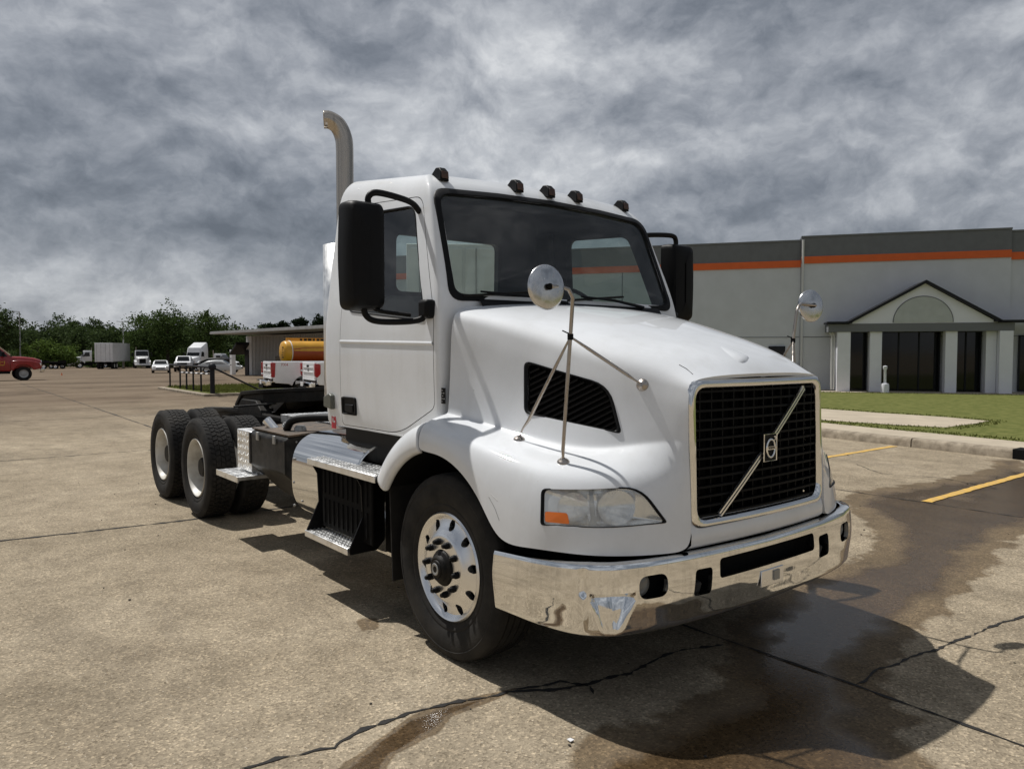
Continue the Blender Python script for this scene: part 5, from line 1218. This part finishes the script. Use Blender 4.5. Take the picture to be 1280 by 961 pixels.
def pickup(label, loc, rz, lamp, mark=None, front=False, D=0.0):
    c = thing('pickup_truck', label, 'pickup truck', loc, rz, 'white pickups')
    # x forward; tail at x=0
    low = [csec(x, a, b, w_, .03, .05) for x, a, b, w_ in ((2.0 + D, .55, 1.30, .97), (3.0 + D, .5, 1.30, .98), (4.0 + D, .5, 1.28, .98), (4.3 + D, .52, 1.26, .97), (5.2 + D, .55, 1.2, .95), (5.6 + D, .6, 1.12, .88))]
    loft(low).obj('body', 'plain_white', c, 45)
    top = [csec(x, 1.2, b, w_, .14, .1) for x, b, w_ in ((1.98 + D, 1.75, .88), (2.15 + D, 1.9, .86), (3.2 + D, 1.93, .86), (3.7 + D, 1.88, .86), (4.35 + D, 1.3, .9))]
    loft(top).obj('cab_roof', 'plain_white', c, 45)
    for s in (-1, 1):
        # bed side with wheel arch
        prof = [(.06, .72), (.06, 1.36), (1.98 + D, 1.36), (1.98 + D, .6)] + [(1.12 + .47 * math.cos(t), .44 + .47 * math.sin(t)) for t in np.linspace(R(15), R(165), 10)] + [(.55, .62), (.12, .66)]
        m = MB(); m.prism(prof, s * .90, s * .99, 'y'); m.obj('bed_side', 'plain_white', c, None, .015)
        m = MB(); m.prism(rounded([(-.015, .86), (.10, .84), (.13, 1.33), (-.015, 1.34)] if lamp == 0 else [(-.02, .95), (.05, .88), (.16, 1.0), (.16, 1.3), (-.02, 1.33)], .03, 3), s * .87, s * 1.0, 'y'); tl = m.obj('tail_light', 'red_lens', c, None, .015)
        m = MB(); m.box((.01, s * .9, .93 if lamp == 0 else 1.08), (.06, .1, .06)); m.obj('reverse_lamp', 'decal_white', tl, None, .01)
        m = MB(); m.add([(x + D, s * (.885 - (z - 1.3) * .2), z) for x, z in ((2.3, 1.36), (2.32, 1.78), (3.5, 1.8), (4.05, 1.36))], [(0, 1, 2, 3)]); m.obj('side_window', 'dark_glass', c)
        cyl_wheel(c, 1.12, s * .84, .40, .27); cyl_wheel(c, 4.75 + D, s * .84, .40, .27)
        m = MB(); m.box((5.5 + D, s * .72, 1.0), (.2, .26, .2)); m.obj('headlight', 'reflector', c, None, .03)
    m = MB(); m.box((1.02 + D / 2, 0, .78), (1.9 + D, 1.82, .04)); m.box((1.97 + D, 0, 1.07), (.05, 1.8, .56)); m.obj('bed_floor', 'matte_black', c)
    m = MB(); m.box((.05, 0, 1.07), (.07, 1.60, .56)); tg = m.obj('tailgate', 'plain_white', c, None, .015)
    m = MB(); m.box((.005, 0, 1.05), (.03, 1.3, .03)); m.box((.005, 0, 1.2), (.03, 1.3, .02)); m.obj('tailgate_crease', 'plain_white', tg, None, .006)
    m = MB(); m.box((-.005, 0, 1.24), (.03, .2, .07)); m.obj('gate_handle', 'black_plastic', tg, None, .01)
    m = MB(); m.lathe([(0, -.012), (.06, -.012), (.07, 0)], (.012, 0, 1.1), 'x', 20); m.obj('gate_emblem', 'grey_metal', tg, 40)
    m = MB(); m.box((-.09, 0, .66), (.2, 1.9, .17)); bm_ = m.obj('bumper', 'chrome', c, None, .03)
    m = MB(); m.box((-.198, 0, .67), (.012, .32, .13)); m.obj('plate', 'decal_white', bm_)
    m = MB(); m.box((3.8 + D, 0, .5), (3.2, 1.2, .2)); m.box((.6, 0, .55), (1.6, .9, .16)); m.obj('chassis', 'matte_black', c)
    m = MB(); m.add([(4.33, -.72, 1.32), (4.33, .72, 1.32), (3.82, .62, 1.84), (3.82, -.62, 1.84)], [(0, 1, 2, 3)]); m.v = [(x + .02 + D, y, z + .02) for x, y, z in m.v]; m.obj('windshield', 'dark_glass', c)
    m = MB(); m.add([(2.0, -.62, 1.4), (2.0, .62, 1.4), (2.1, .58, 1.78), (2.1, -.58, 1.78)], [(0, 1, 2, 3)]); m.v = [(x - .05 + D, y, z) for x, y, z in m.v]; m.obj('rear_window', 'dark_glass', c)
    m = MB(); m.box((5.64 + D, 0, .98), (.08, 1.1, .3)); m.obj('grille', 'black_plastic', c, None, .02); m = MB(); m.box((5.66 + D, 0, .68), (.18, 1.85, .18)); m.obj('front_bumper', 'chrome', c, None, .03)
    if mark: text(mark, (.42, -.993, 1.26), (R(90), 0, 0), .13, 'red_lens', c)
    return c
pickup('white pickup at the grassy island, its square tail light behind the tractor', (-22.0, 6.05, 0), R(79), 0, 'FX4', D=.8)
pickup('white pickup nearest the tractor cab, with teardrop red tail light', (-19.6, 6.5, 0), R(80), 1, D=.8)

def day_cab(label, loc, rz, sleeper=False, group='distant white tractors'):
    c = thing('semi_truck', label, 'truck', loc, rz, group)
    secs = [csec(x, a, b, w_, .08, .12) for x, a, b, w_ in ((-.2, .9, 1.9, 1.0), (.5, .8, 1.85, .95), (1.2, .75, 1.7, .8), (1.4, .8, 1.6, .65))]
    loft(secs).obj('hood', 'plain_white', c, 45)
    bk = -1.8 if not sleeper else -3.6; hh = 2.9 if not sleeper else 3.2
    secs = [csec(x, 1.1, b, w_, .1, .12) for x, b, w_ in ((bk, hh + (.75 if sleeper else 0), 1.05), (bk + .3, hh + (.8 if sleeper else 0), 1.07), (-.75, hh, 1.05), (-.25, 1.95, 1.05))]
    loft(secs).obj('cab', 'plain_white', c, 45)
    m = MB(); m.add([(-.24, -.9, 2.0), (-.24, .9, 2.0), (-.68, .85, 2.72), (-.68, -.85, 2.72)], [(0, 1, 2, 3)]); m.v = [(x + .06, y, z + .02) for x, y, z in m.v]; m.obj('windshield', 'dark_glass', c)
    m = MB(); m.box((1.4, 0, 1.18), (.06, .95, .72)); m.obj('grille', 'black_plastic', c, None, .03)
    m = MB(); m.box((1.45, 0, .6), (.3, 2.3, .3)); m.obj('bumper', 'plain_white', c, None, .08)
    for s in (-1, 1):
        m = MB(); m.prism([(-.75, .8)] + [(.0 + .72 * math.cos(t), .5 + .72 * math.sin(t)) for t in np.linspace(R(160), R(10), 10)] + [(1.15, .65), (1.2, 1.0), (.7, 1.25), (-.3, 1.35), (-.8, 1.1)], s * .8, s * 1.2, 'y'); m.obj('fender', 'plain_white', c, None, .03)
        m = MB(); m.box((1.1, s * .95, .95), (.2, .35, .2)); m.obj('headlight', 'reflector', c, None, .03)
        m = MB(); m.add([(x, s * 1.075, z) for x, z in ((-1.5, 1.95), (-1.45, 2.6), (-.85, 2.6), (-.5, 1.9))], [(0, 1, 2, 3)]); m.obj('side_window', 'dark_glass', c)
        m = MB(); m.box((-.45, s * 1.4, 2.2), (.12, .22, .65)); m.bar((-.45, s * 1.0, 2.5), (-.45, s * 1.4, 2.5), .03, .03); m.obj('side_mirror', 'black_plastic', c, None, .03)
        cyl_wheel(c, 0, s * 1.03, .5, .28); cyl_wheel(c, bk - 1.9, s * .95, .5, .5); cyl_wheel(c, bk - 3.2, s * .95, .5, .5)
    m = MB(); m.box((bk - 1.8, 0, .85), (4.2, .9, .28)); m.box((-.7, 0, .7), (2.4, 1.9, .5)); m.obj('chassis', 'matte_black', c)
    m = MB(); m.tube([(bk - .15, -.8, 1.0), (bk - .15, -.8, hh + .5)], .07, 10); m.obj('exhaust_stack', 'stainless', c, 50)
    return c
X = far
p = X(178, 122); day_cab('distant white tractor facing the camera, between box trailer and white car', p, R(-10))
p = X(99, 126); day_cab('distant white tractor seen side-on, left of the box trailer', p, YAW + R(90) + R(35))
p = X(241, 112); day_cab('distant white sleeper tractor with tall roof behind the parked cars', p, R(-35), True)
def box_trailer(label, loc, rz, L, name='box_trailer', h=4.0, z0=1.1, group=None):
    c = thing(name, label, 'trailer', loc, rz, group)
    m = MB(); m.box((-L / 2, 0, (h + z0) / 2), (L, 2.55, h - z0)); b = m.obj('box', 'plain_white', c, None, .02)
    for s in (-1, 1):
        for k in range(int(L / .6)): m = MB(); m.box((-.3 - k * .6, s * 1.279, (h + z0) / 2), (.03, .012, h - z0 - .2)); m.obj('rib', 'galvanised', b)
        m = MB(); m.box((-L / 2, s * 1.285, z0 + .06), (L, .03, .12)); m.obj('side_rail', 'galvanised', b)
        for k in (L - 1.0, L - 2.25): cyl_wheel(c, -k, s * .98, .5, .5, 'rim_white')
        m = MB(); m.box((-2.4, s * .8, .55), (.12, .12, 1.1)); m.obj('landing_leg', 'galvanised', c)
        m = MB(); m.box((-L - .012, s * .63, (h + z0) / 2), (.03, 1.2, h - z0 - .2)); d = m.obj('rear_door', 'plain_white', b, None, .008)
        for q in (.35, -.25): m = MB(); m.tube([(-L - .045, s * .63 + q, z0 + .1), (-L - .045, s * .63 + q, h - .1)], .018, 6); m.obj('lock_rod', 'galvanised', d)
    m = MB(); m.box((-L + 1.6, 0, .85), (3.0, .9, .3)); m.box((-L + .1, 0, .55), (.1, 2.3, .1)); m.obj('underframe', 'matte_black', c)
    return c
a_ = YAW + math.atan2(640 - 130, FPX) - R(17); p = X(130, 116); box_trailer('distant white box trailer parked before the tree line', (p[0] + 9 * math.cos(a_), p[1] + 9 * math.sin(a_), p[2]), a_, 9)
a_ = YAW + math.atan2(640 - 580, FPX); p = X(580, 26); box_trailer('white box trailer seen only through the rear cab window', (p[0], p[1], 0), a_, 9, h=4.1)
def flat_trailer():
    p = X(67, 118); c = thing('flatbed_trailer', 'distant low black flatbed trailer right of the red truck', 'trailer', p, YAW + R(90))
    m = MB(); m.box((0, 0, 1.0), (2.8, 2.2, .25)); m.box((0, -1.0, .75), (2.6, .1, .5)); m.obj('deck', 'matte_black', c)
    for s in (-1, 1):
        cyl_wheel(c, .9, s * .9, .4, .25); cyl_wheel(c, -.9, s * .9, .4, .25)
        m = MB(); m.box((1.35 * s, 0, 1.2), (.06, 2.2, .25)); m.obj('headboard', 'matte_black', c)
flat_trailer()
p = X(201, 86); sedan('parked_car', 'distant white car right of the white tractor', 'car', p, R(-15), 'plain_white', L=4.5)
p = X(232, 92); c = pickup('distant white pickup facing the camera before the tall sleeper tractor', (p[0], p[1], p[2]), R(-20), 0)
c.location = (p[0] - 5.2, p[1] + 1.5, p[2])
p = X(264, 96); sedan('parked_car', 'dark sport utility car behind the silver sedan', 'car', p, YAW - R(90) + R(180), 'black_plastic', True, 4.9)
p = X(276, 86); sedan('parked_car', 'silver sedan side-on beside the metal shed', 'car', p, YAW - R(80), 'silver_paint', L=4.75)
p = X(286, 112); day_cab('small white truck mostly hidden behind the silver sedan roof', (p[0], p[1], p[2] - .6), YAW - R(90))

# red medium duty truck, front end in frame
def red_truck():
    p = X(27, 51); rz = YAW + math.atan2(640 - 27, FPX) - R(90) + R(6)
    c = thing('red_truck', 'dark red work truck at the left edge, yellow lettering on door', 'truck', p, rz)
    k = .98
    secs = [csec(x, a, b, w_, .1, .12) for x, a, b, w_ in ((-.7, .75, 1.62, .98), (0, .85, 1.60, .95), (.6, .85, 1.52, .88), (.98, .8, 1.40, .78), (1.08, .85, 1.3, .7))]
    loft(secs).obj('hood', 'dark_red_paint', c, 45)
    secs = [csec(x, .62, b, w_, .12, .1) for x, b, w_ in ((-2.9, 2.35, 1.0), (-2.6, 2.42, 1.0), (-1.5, 2.4, 1.0), (-.68, 1.62, 1.02))]
    loft(secs).obj('cab', 'dark_red_paint', c, 45)
    for s in (-1, 1):
        m = MB(); m.prism([(-.72, .7), (-.72, 1.3)] + [(-.3, 1.36), (.35, 1.34), (.92, 1.2), (1.02, .8), (.62, .72)] + [(.0 + .6 * math.cos(t), .47 + .6 * math.sin(t)) for t in np.linspace(R(25), R(158), 9)], s * .80, s * 1.13, 'y'); m.obj('fender', 'dark_red_paint', c, None, .04)
        m = MB(); m.prism([(.78, .98), (1.0, .96), (1.03, 1.15), (.8, 1.2)], s * .85, s * 1.10, 'y'); m.obj('headlight', 'reflector', c, None, .03)
        m = MB(); m.add([(x, s * (1.01 - (z - 1.5) * .12), z) for x, z in ((-1.9, 1.6), (-1.85, 2.2), (-1.45, 2.25), (-.85, 1.62))], [(0, 1, 2, 3)]); m.obj('side_window', 'dark_glass', c)
        cyl_wheel(c, 0, s * .96, .47, .28, 'galvanised')
        for (x, z, w_, h_) in ((-1.05, 1.22, .05, .2), (-1.18, 1.25, .12, .04), (-1.3, 1.22, .04, .2), (-1.45, 1.2, .1, .16), (-1.3, 1.05, .5, .05)):
            m = MB(); m.box((x, s * 1.025, z), (w_, .012, h_)); m.obj('door_lettering', 'yellow_letters', c)
        m = MB(); m.box((-1.1, s * 1.3, 1.75), (.1, .2, .35)); m.obj('side_mirror', 'black_plastic', c, None, .02)
        m = MB(); m.box((-1.3, s * 1.0, .55), (1.1, .25, .16)); m.obj('running_board', 'black_plastic', c)
        cyl_wheel(c, -4.6, s * .9, .47, .5, 'galvanised')
    m = MB(); m.add([(-.66, -.85, 1.66), (-.66, .85, 1.66), (-1.4, .8, 2.32), (-1.4, -.8, 2.32)], [(0, 1, 2, 3)]); m.v = [(x + .05, y, z + .03) for x, y, z in m.v]; m.obj('windshield', 'dark_glass', c)
    m = MB(); m.box((1.06, 0, 1.1), (.08, 1.3, .5)); m.obj('grille', 'chrome', c, None, .03)
    m = MB(); m.box((1.08, 0, .68), (.24, 2.1, .27)); m.obj('bumper', 'chrome', c, None, .04)
    m = MB(); m.box((-3.2, 0, .7), (4.8, .9, .3)); m.box((-4.6, 0, 1.3), (3.0, 2.2, .8)); m.obj('flat_body', 'matte_black', c)
    for s in (-.5, 0, .5): m = MB(); m.box((-1.7, s, 2.43), (.12, .1, .05)); m.obj('roof_lamp', 'amber', c, None, .01)
red_truck()

# yellow tank
def tank():
    c = thing('tank_trailer', 'yellow and orange cylindrical tank trailer behind the white pickups', 'tank', (-29.2, 9.5, 0), R(88))
    L = 5.0; m = MB(); m.lathe([(0, -.10), (.3, -.08), (.46, -.02), (.50, .06), (.50, .25)], (0, 0, 1.68), 'x', 36); m.obj('end_cap', 'tank_yellow', c, 50)
    m = MB(); m.lathe([(.50, .252), (.50, L), (.3, L + .1), (0, L + .12)], (0, 0, 1.68), 'x', 36); t = m.obj('tank_shell', 'tank_yellow', c, 50)
    m = MB(); rows = [[(x, .504 * math.sin(a), 1.68 - .504 * math.cos(a)) for x in np.linspace(.55, L, 12)] for a in np.linspace(R(-92), R(-8), 10)]
    rows = [[(x, -.504 * math.sin(b + (.25 * math.sin(x * 1.1) if i == 9 else 0)), 1.68 - .504 * math.cos(b + (.25 * math.sin(x * 1.1) if i == 9 else 0))) for x in np.linspace(.26, L, 16)] for i, b in enumerate(np.linspace(R(5), R(102), 10))]
    m.grid(rows); m.obj('orange_livery', 'tank_orange', t, 60)
    m = MB(); m.tube([(.26, .505 * math.cos(a), 1.68 + .505 * math.sin(a)) for a in np.linspace(0, 2 * math.pi, 33)[:-1]], .02, 6, closed=True); m.obj('band', 'decal_white', t, 60)
    m = MB(); m.box((L / 2 + .1, .2, 2.24), (L - .2, .03, .16)); sg = m.obj('top_board', 'tank_yellow', c)
    m = MB()
    for k in range(18): m.box((.9 + k * .2, .18, 2.24), (.09 + .04 * (k % 3), .012, .1)); 
    m.obj('board_marks', 'trim_dark', sg)
    for k in range(5): m = MB(); m.box((-.075 + .0, -.18 + .07 * (k % 2), 1.45 + k * .11), (.03, .12, .05)); m.obj('end_marks', 'trim_dark', c)
    m = MB(); m.box((L / 2, 0, 1.05), (L, .8, .25)); m.obj('frame', 'matte_black', c)
    for x in (1.0, 3.6):
        for s in (-1, 1): cyl_wheel(c, x, s * .9, .48, .3)
    m = MB(); m.box((L + 1.2, 0, 1.5), (1.8, 2.1, 1.6)); m.obj('cab', 'plain_white', c, None, .1)
tank()

# shed with overhanging roof and awning
def shed():
    a = np.array(far(313, 66)[:2]); b = np.array(far(440, 52)[:2]); d = b - a; Ls = np.linalg.norm(d); rz = math.atan2(d[1], d[0]); z0 = gz(a[0])
    c = thing('metal_shed', 'low grey corrugated shed with flat overhanging roof and black awning', 'building', (a[0], a[1], z0 - .1), rz)
    Ls = 26.0
    m = MB(); m.box((Ls / 2, 6, 1.75), (Ls, 12, 3.5)); m.obj('wall', 'shed_wall', c)
    rib = MB(); rib.box((0, 0, 0), (.07, .05, 3.4)); rm = rib.mesh('wall_rib'); rm.materials.append(MATS['shed_wall'])
    for k in range(44): inst('wall_rib', rm, c, (1.2 + k * .3, -.02, 1.72))
    m = MB(); m.box((Ls / 2 - .2, 4.6, 3.72), (Ls + 1.0, 15.5, .22)); rf = m.obj('roof', 'galvanised', c)
    m = MB(); m.box((Ls / 2 - .2, -3.17, 3.70), (Ls + 1.0, .06, .16)); m.obj('fascia', 'galvanised', rf)
    m = MB(); m.box((.3, -.04, 1.75), (.55, .12, 3.5)); m.obj('pilaster', 'trim_white', c)
    m = MB(); m.box((-.35, -.02, 1.75), (.7, .1, 3.5)); m.obj('side_pier', 'trim_white', c)
    m = MB(); m.box((-.5, -.1, 1.15), (.8, .1, 2.3)); m.obj('door', 'trim_dark', c)
    m = MB(); m.prism([(-1.75, 1.98), (-1.7, 1.86), (-.02, 2.72), (-.02, 2.95)], -1.2, .2, 'y'); m.obj('awning', 'trim_dark', c)
    m = MB(); m.box((6.2, -.06, 1.3), (1.0, .1, .9)); m.obj('window', 'dark_glass', c)
    m = MB(); m.box((9.6, -.06, 1.6), (3.2, .1, 3.0)); m.obj('roller_door', 'trim_dark', c)
    p = far(291, 70); s = MB(); s.box((0, 0, 1.15), (.55, .35, 2.3)); o = s.obj('storage_cabinet', 'plain_white', None, None, .02); o.location = p; o.rotation_euler = (0, 0, rz)
    tag(o, 'tall narrow white cabinet left of the shed awning', 'cabinet')
    m = MB(); m.box((0, -.178, 1.5), (.4, .01, .05)); m.box((0, -.178, .9), (.4, .01, .05)); m.obj('door_gap', 'trim_dark', o)
shed()

# island with grass, gate and fence
isl = [(-26.0, 5.15), (-33.5, 5.3), (-33.5, 13), (-26.3, 13)]
m_ = MB(); m_.prism(isl, -.05, .10, 'z'); tag(m_.obj('kerb_island', 'kerb_concrete', None, None, .02), 'raised kerbed island by the black gate', None, kind='structure')
m_ = MB(); m_.prism([(-26.25, 5.4), (-33.2, 5.55), (-33.2, 12.8), (-26.55, 12.8)], .08, .115, 'z'); tag(m_.obj('island_lawn', 'lawn'), 'grass on the kerbed island', None, kind='structure')
def igrass():
    n = 9000; x = rng.uniform(-33, -26.4, n); y = rng.uniform(5.6, 12.6, n); a = rng.uniform(0, 6.28, n); h = rng.uniform(.05, .13, n); wd = .025
    v = np.zeros((n, 3, 3)); v[:, 0] = np.stack([x - np.cos(a) * wd, y - np.sin(a) * wd, np.full(n, .115)], -1); v[:, 1] = np.stack([x + np.cos(a) * wd, y + np.sin(a) * wd, np.full(n, .115)], -1); v[:, 2] = np.stack([x + rng.normal(0, .03, n), y, .115 + h], -1)
    me = bpy.data.meshes.new('island_grass'); me.from_pydata(v.reshape(-1, 3).tolist(), [], np.arange(n * 3).reshape(-1, 3).tolist()); tag(link('island_grass', me, 'grass_blade'), 'rough grass on the gate island', 'grass', kind='stuff')
igrass()
gate = thing('metal_gate', 'black metal gate fence on the grass island', 'fence', (-26.3, 5.55, .1))
m_ = MB(); m_.tube([(0, 0, 0), (0, 0, 1.05)], .09, 12); m_.sphere((0, 0, 1.02), .15, 12, 8); m_.obj('gate_post', 'trim_dark', gate, 50)
for dx in (-1.5, -2.6, -3.6, -4.6, -6.3):
    m_ = MB(); m_.tube([(dx, .1 * (-dx) * .1, 0), (dx, .1 * (-dx) * .1, 1.0)], .035, 8); m_.obj('picket', 'trim_dark', gate, 50)
m_ = MB(); m_.tube([(0, 0, 1.0), (-6.3, .06, 1.02)], .04, 8); m_.obj('top_rail', 'trim_dark', gate, 50)
m_ = MB(); m_.tube([(-.1, 0, .74), (-4.6, .05, .70)], .03, 8); m_.obj('middle_rail', 'trim_dark', gate, 50)
for k in range(6): m_ = MB(); m_.tube([(-.5 - k * .7, .006 * k, .737 - .004 * k), (-.8 - k * .7, .006 * k, .736 - .004 * k)], .033, 8); m_.obj('reflective_band', 'decal_white', gate)
m_ = MB(); m_.tube([(0, .05, .98), (-.1, 1.95, .02)], .035, 8); m_.obj('brace', 'trim_dark', gate, 50)
# lamp poles
for px_, d_, h_, lab in ((26, 120, 9.0, 'thin grey light pole behind the red truck'), (155, 125, 7.6, 'thin grey light pole above the distant box trailer')):
    p = far(px_, d_); c = thing('light_pole', lab, 'light pole', p); m_ = MB(); m_.tube([(0, 0, 0), (0, 0, h_)], [.12, .08], 8); m_.obj('pole', 'galvanised', c, 50); m_ = MB(); m_.bar((0, 0, h_), (.2, -1.0, h_ + .05), .2, .08); m_.obj('lamp_head', 'galvanised', c)
p = far(77, 75); m_ = MB(); m_.lathe([(.1, 0), (.1, .02), (.07, .03), (.02, .28), (0, .28)], axis='z', seg=12); o = m_.obj('traffic_cone', 'orange_cone', None, 40); o.location = p; tag(o, 'tiny orange cone standing on the far lot', 'cone')

# ---- trees
def leaves(n_clump, n_leaf, rx, rz_, cz, size, seed, jag=.35, shape=None):
    r_ = np.random.default_rng(seed); u = r_.normal(size=(n_clump, 3)); u /= np.linalg.norm(u, axis=1)[:, None]
    rad = r_.uniform(.35, 1.0, n_clump) ** .6 * (1 + r_.normal(0, jag * .35, n_clump)); c = u * rad[:, None] * np.array([rx, rx, rz_]) + np.array([0, 0, cz])
    if shape == 'pine': c[:, :2] *= np.clip(1.25 - (c[:, 2:3] - cz + rz_) / (2.2 * rz_), .15, 1)
    cs = r_.uniform(.10, .26, n_clump) * rx
    p = np.repeat(c, n_leaf, 0) + r_.normal(size=(n_clump * n_leaf, 3)) * np.repeat(cs, n_leaf)[:, None] * np.array([1, 1, .7])
    n = len(p); nrm = r_.normal(size=(n, 3)); nrm[:, 2] += .5; nrm /= np.linalg.norm(nrm, axis=1)[:, None]
    t = np.cross(nrm, r_.normal(size=(n, 3))); t /= np.linalg.norm(t, axis=1)[:, None]; b = np.cross(nrm, t); s = r_.uniform(.6, 1.3, n)[:, None] * size
    v = np.stack([p - t * s, p - b * s * .55, p + t * s, p + b * s * .55], 1)
    return v.reshape(-1, 3)
def leaf_mesh(name, v):
    me = bpy.data.meshes.new(name); n = len(v) // 4; me.from_pydata(v.tolist(), [], np.arange(n * 4).reshape(-1, 4).tolist()); return me
def trunk_mb(h, r, seed, spread):
    r_ = np.random.default_rng(seed); m = MB(); m.tube([(0, 0, -.3), (.05, 0, h * .3), (-.05 * h * .1, .04 * h * .1, h * .6), (0, 0, h * .9)], [r, r * .8, r * .5, r * .1], 8)
    for k in range(7):
        z = h * r_.uniform(.28, .7); a = r_.uniform(0, 6.28); l = spread * r_.uniform(.5, .9); m.tube([(0, 0, z), (l * .5 * math.cos(a), l * .5 * math.sin(a), z + l * .35), (l * math.cos(a), l * math.sin(a), z + l * .8)], [r * .4, r * .25, r * .06], 5)
    return m
def tree(name, label, px_, dist, top_py, rx, mat, seed, group=None, frac=.8, shape=None, size=.2, nc=90, nl=60, zbase=None):
    x, y, z = far(px_, dist); dd = dist
    H = (440 - top_py) / FPX * dd + CAM[2] - z
    c = thing(name, label, 'tree', (x, y, z), rng.uniform(0, 6), group)
    rzz = H * frac / 2
    link('crown', leaf_mesh('crown', leaves(nc, nl, rx, rzz, H - rzz * .97, size, seed, jag=.5, shape=shape)), mat, c)
    trunk_mb(H, .03 * H, seed, rx).obj('trunk', 'bark', c, 50); return c
tree('deciduous_tree', 'tall dark tree rising left of the gap in the tree line', 186, 128, 394, 3.3, 'leaf_mid', 1)
tree('deciduous_tree', 'tallest broad tree standing above the white pickup', 210, 126, 384, 3.7, 'leaf_mid', 2, nc=100)
tree('deciduous_tree', 'rounded tree just left of the metal shed roof', 262, 124, 391, 2.9, 'leaf_mid', 3)
tree('deciduous_tree', 'tree cut off by the left edge of the picture', -4, 120, 388, 3.4, 'leaf_dark', 4)
tree('shrub', 'bright green bush behind the red truck hood', 48, 122, 425, 2.6, 'leaf_light', 5, frac=.95, nc=50)
tree('shrub', 'low bright bush left of the distant white side-on tractor', 78, 124, 433, 2.1, 'leaf_light', 6, frac=.95, nc=40)
for i, (px_, tp_, rr) in enumerate(((338, 404, 3.0), (354, 401, 2.5), (376, 398, 3.0), (400, 396, 3.4))):
    tree('pine_tree', ['dark pine tops peeking over the left part of the shed roof', 'second pine from the left above the shed roof', 'third pine from the left above the shed roof', 'dark pine touching the tractor cab edge above the shed'][i], px_, 150, tp_, rr * .46, 'leaf_pine', 20 + i, 'pines behind the shed', frac=.3, size=.2, nc=50)
def forest():
    vs, ts = [], MB(); r_ = np.random.default_rng(5)
    for i in range(120):
        px_ = r_.uniform(-60, 330); d = r_.uniform(140, 190); x, y, z = far(px_, d); base = 404 + (7 if 150 < px_ < 300 else 0) + 5 * math.sin(px_ * .05) + 3 * math.sin(px_ * .19 + 1)
        tp = base + r_.uniform(-5, 12); H = (440 - tp) / FPX * d + CAM[2] - z; rx = r_.uniform(2.2, 4.2); rzz = H * .5
        v = leaves(46, 46, rx, rzz, H - rzz, .30, 100 + i); v = v + np.array([x, y, z]); vs.append(v)
    for i in range(90):      # the wood goes on behind the shed and the truck, and past the left edge
        px_ = r_.uniform(300, 760) if i % 4 else r_.uniform(-420, -60); d = r_.uniform(150, 190); x, y, z = far(px_, d)
        tp = r_.uniform(413, 420) if px_ > 0 else r_.uniform(400, 412); H = (440 - tp) / FPX * d + CAM[2] - z; rzz = H * .5
        vs.append(leaves(30, 30, r_.uniform(2.8, 4.4), rzz, H - rzz, .4, 700 + i) + np.array([x, y, z]))
    me = leaf_mesh('forest', np.concatenate(vs)); tag(link('forest', me, 'leaf_dark'), 'far dark green tree line behind the parked vehicles', 'trees', kind='stuff')
    vs = []
    for i in range(70):
        px_ = r_.uniform(-60, 330); d = r_.uniform(130, 140); x, y, z = far(px_, d); H = r_.uniform(1.5, 3.6); rx = r_.uniform(1.5, 3)
        vs.append(leaves(24, 34, rx, H * .6, H * .4, .22, 400 + i) + np.array([x, y, z]))
    me = leaf_mesh('undergrowth', np.concatenate(vs)); tag(link('undergrowth', me, 'leaf_mid'), 'low scrub along the foot of the tree line', 'shrubs', kind='stuff')
forest()
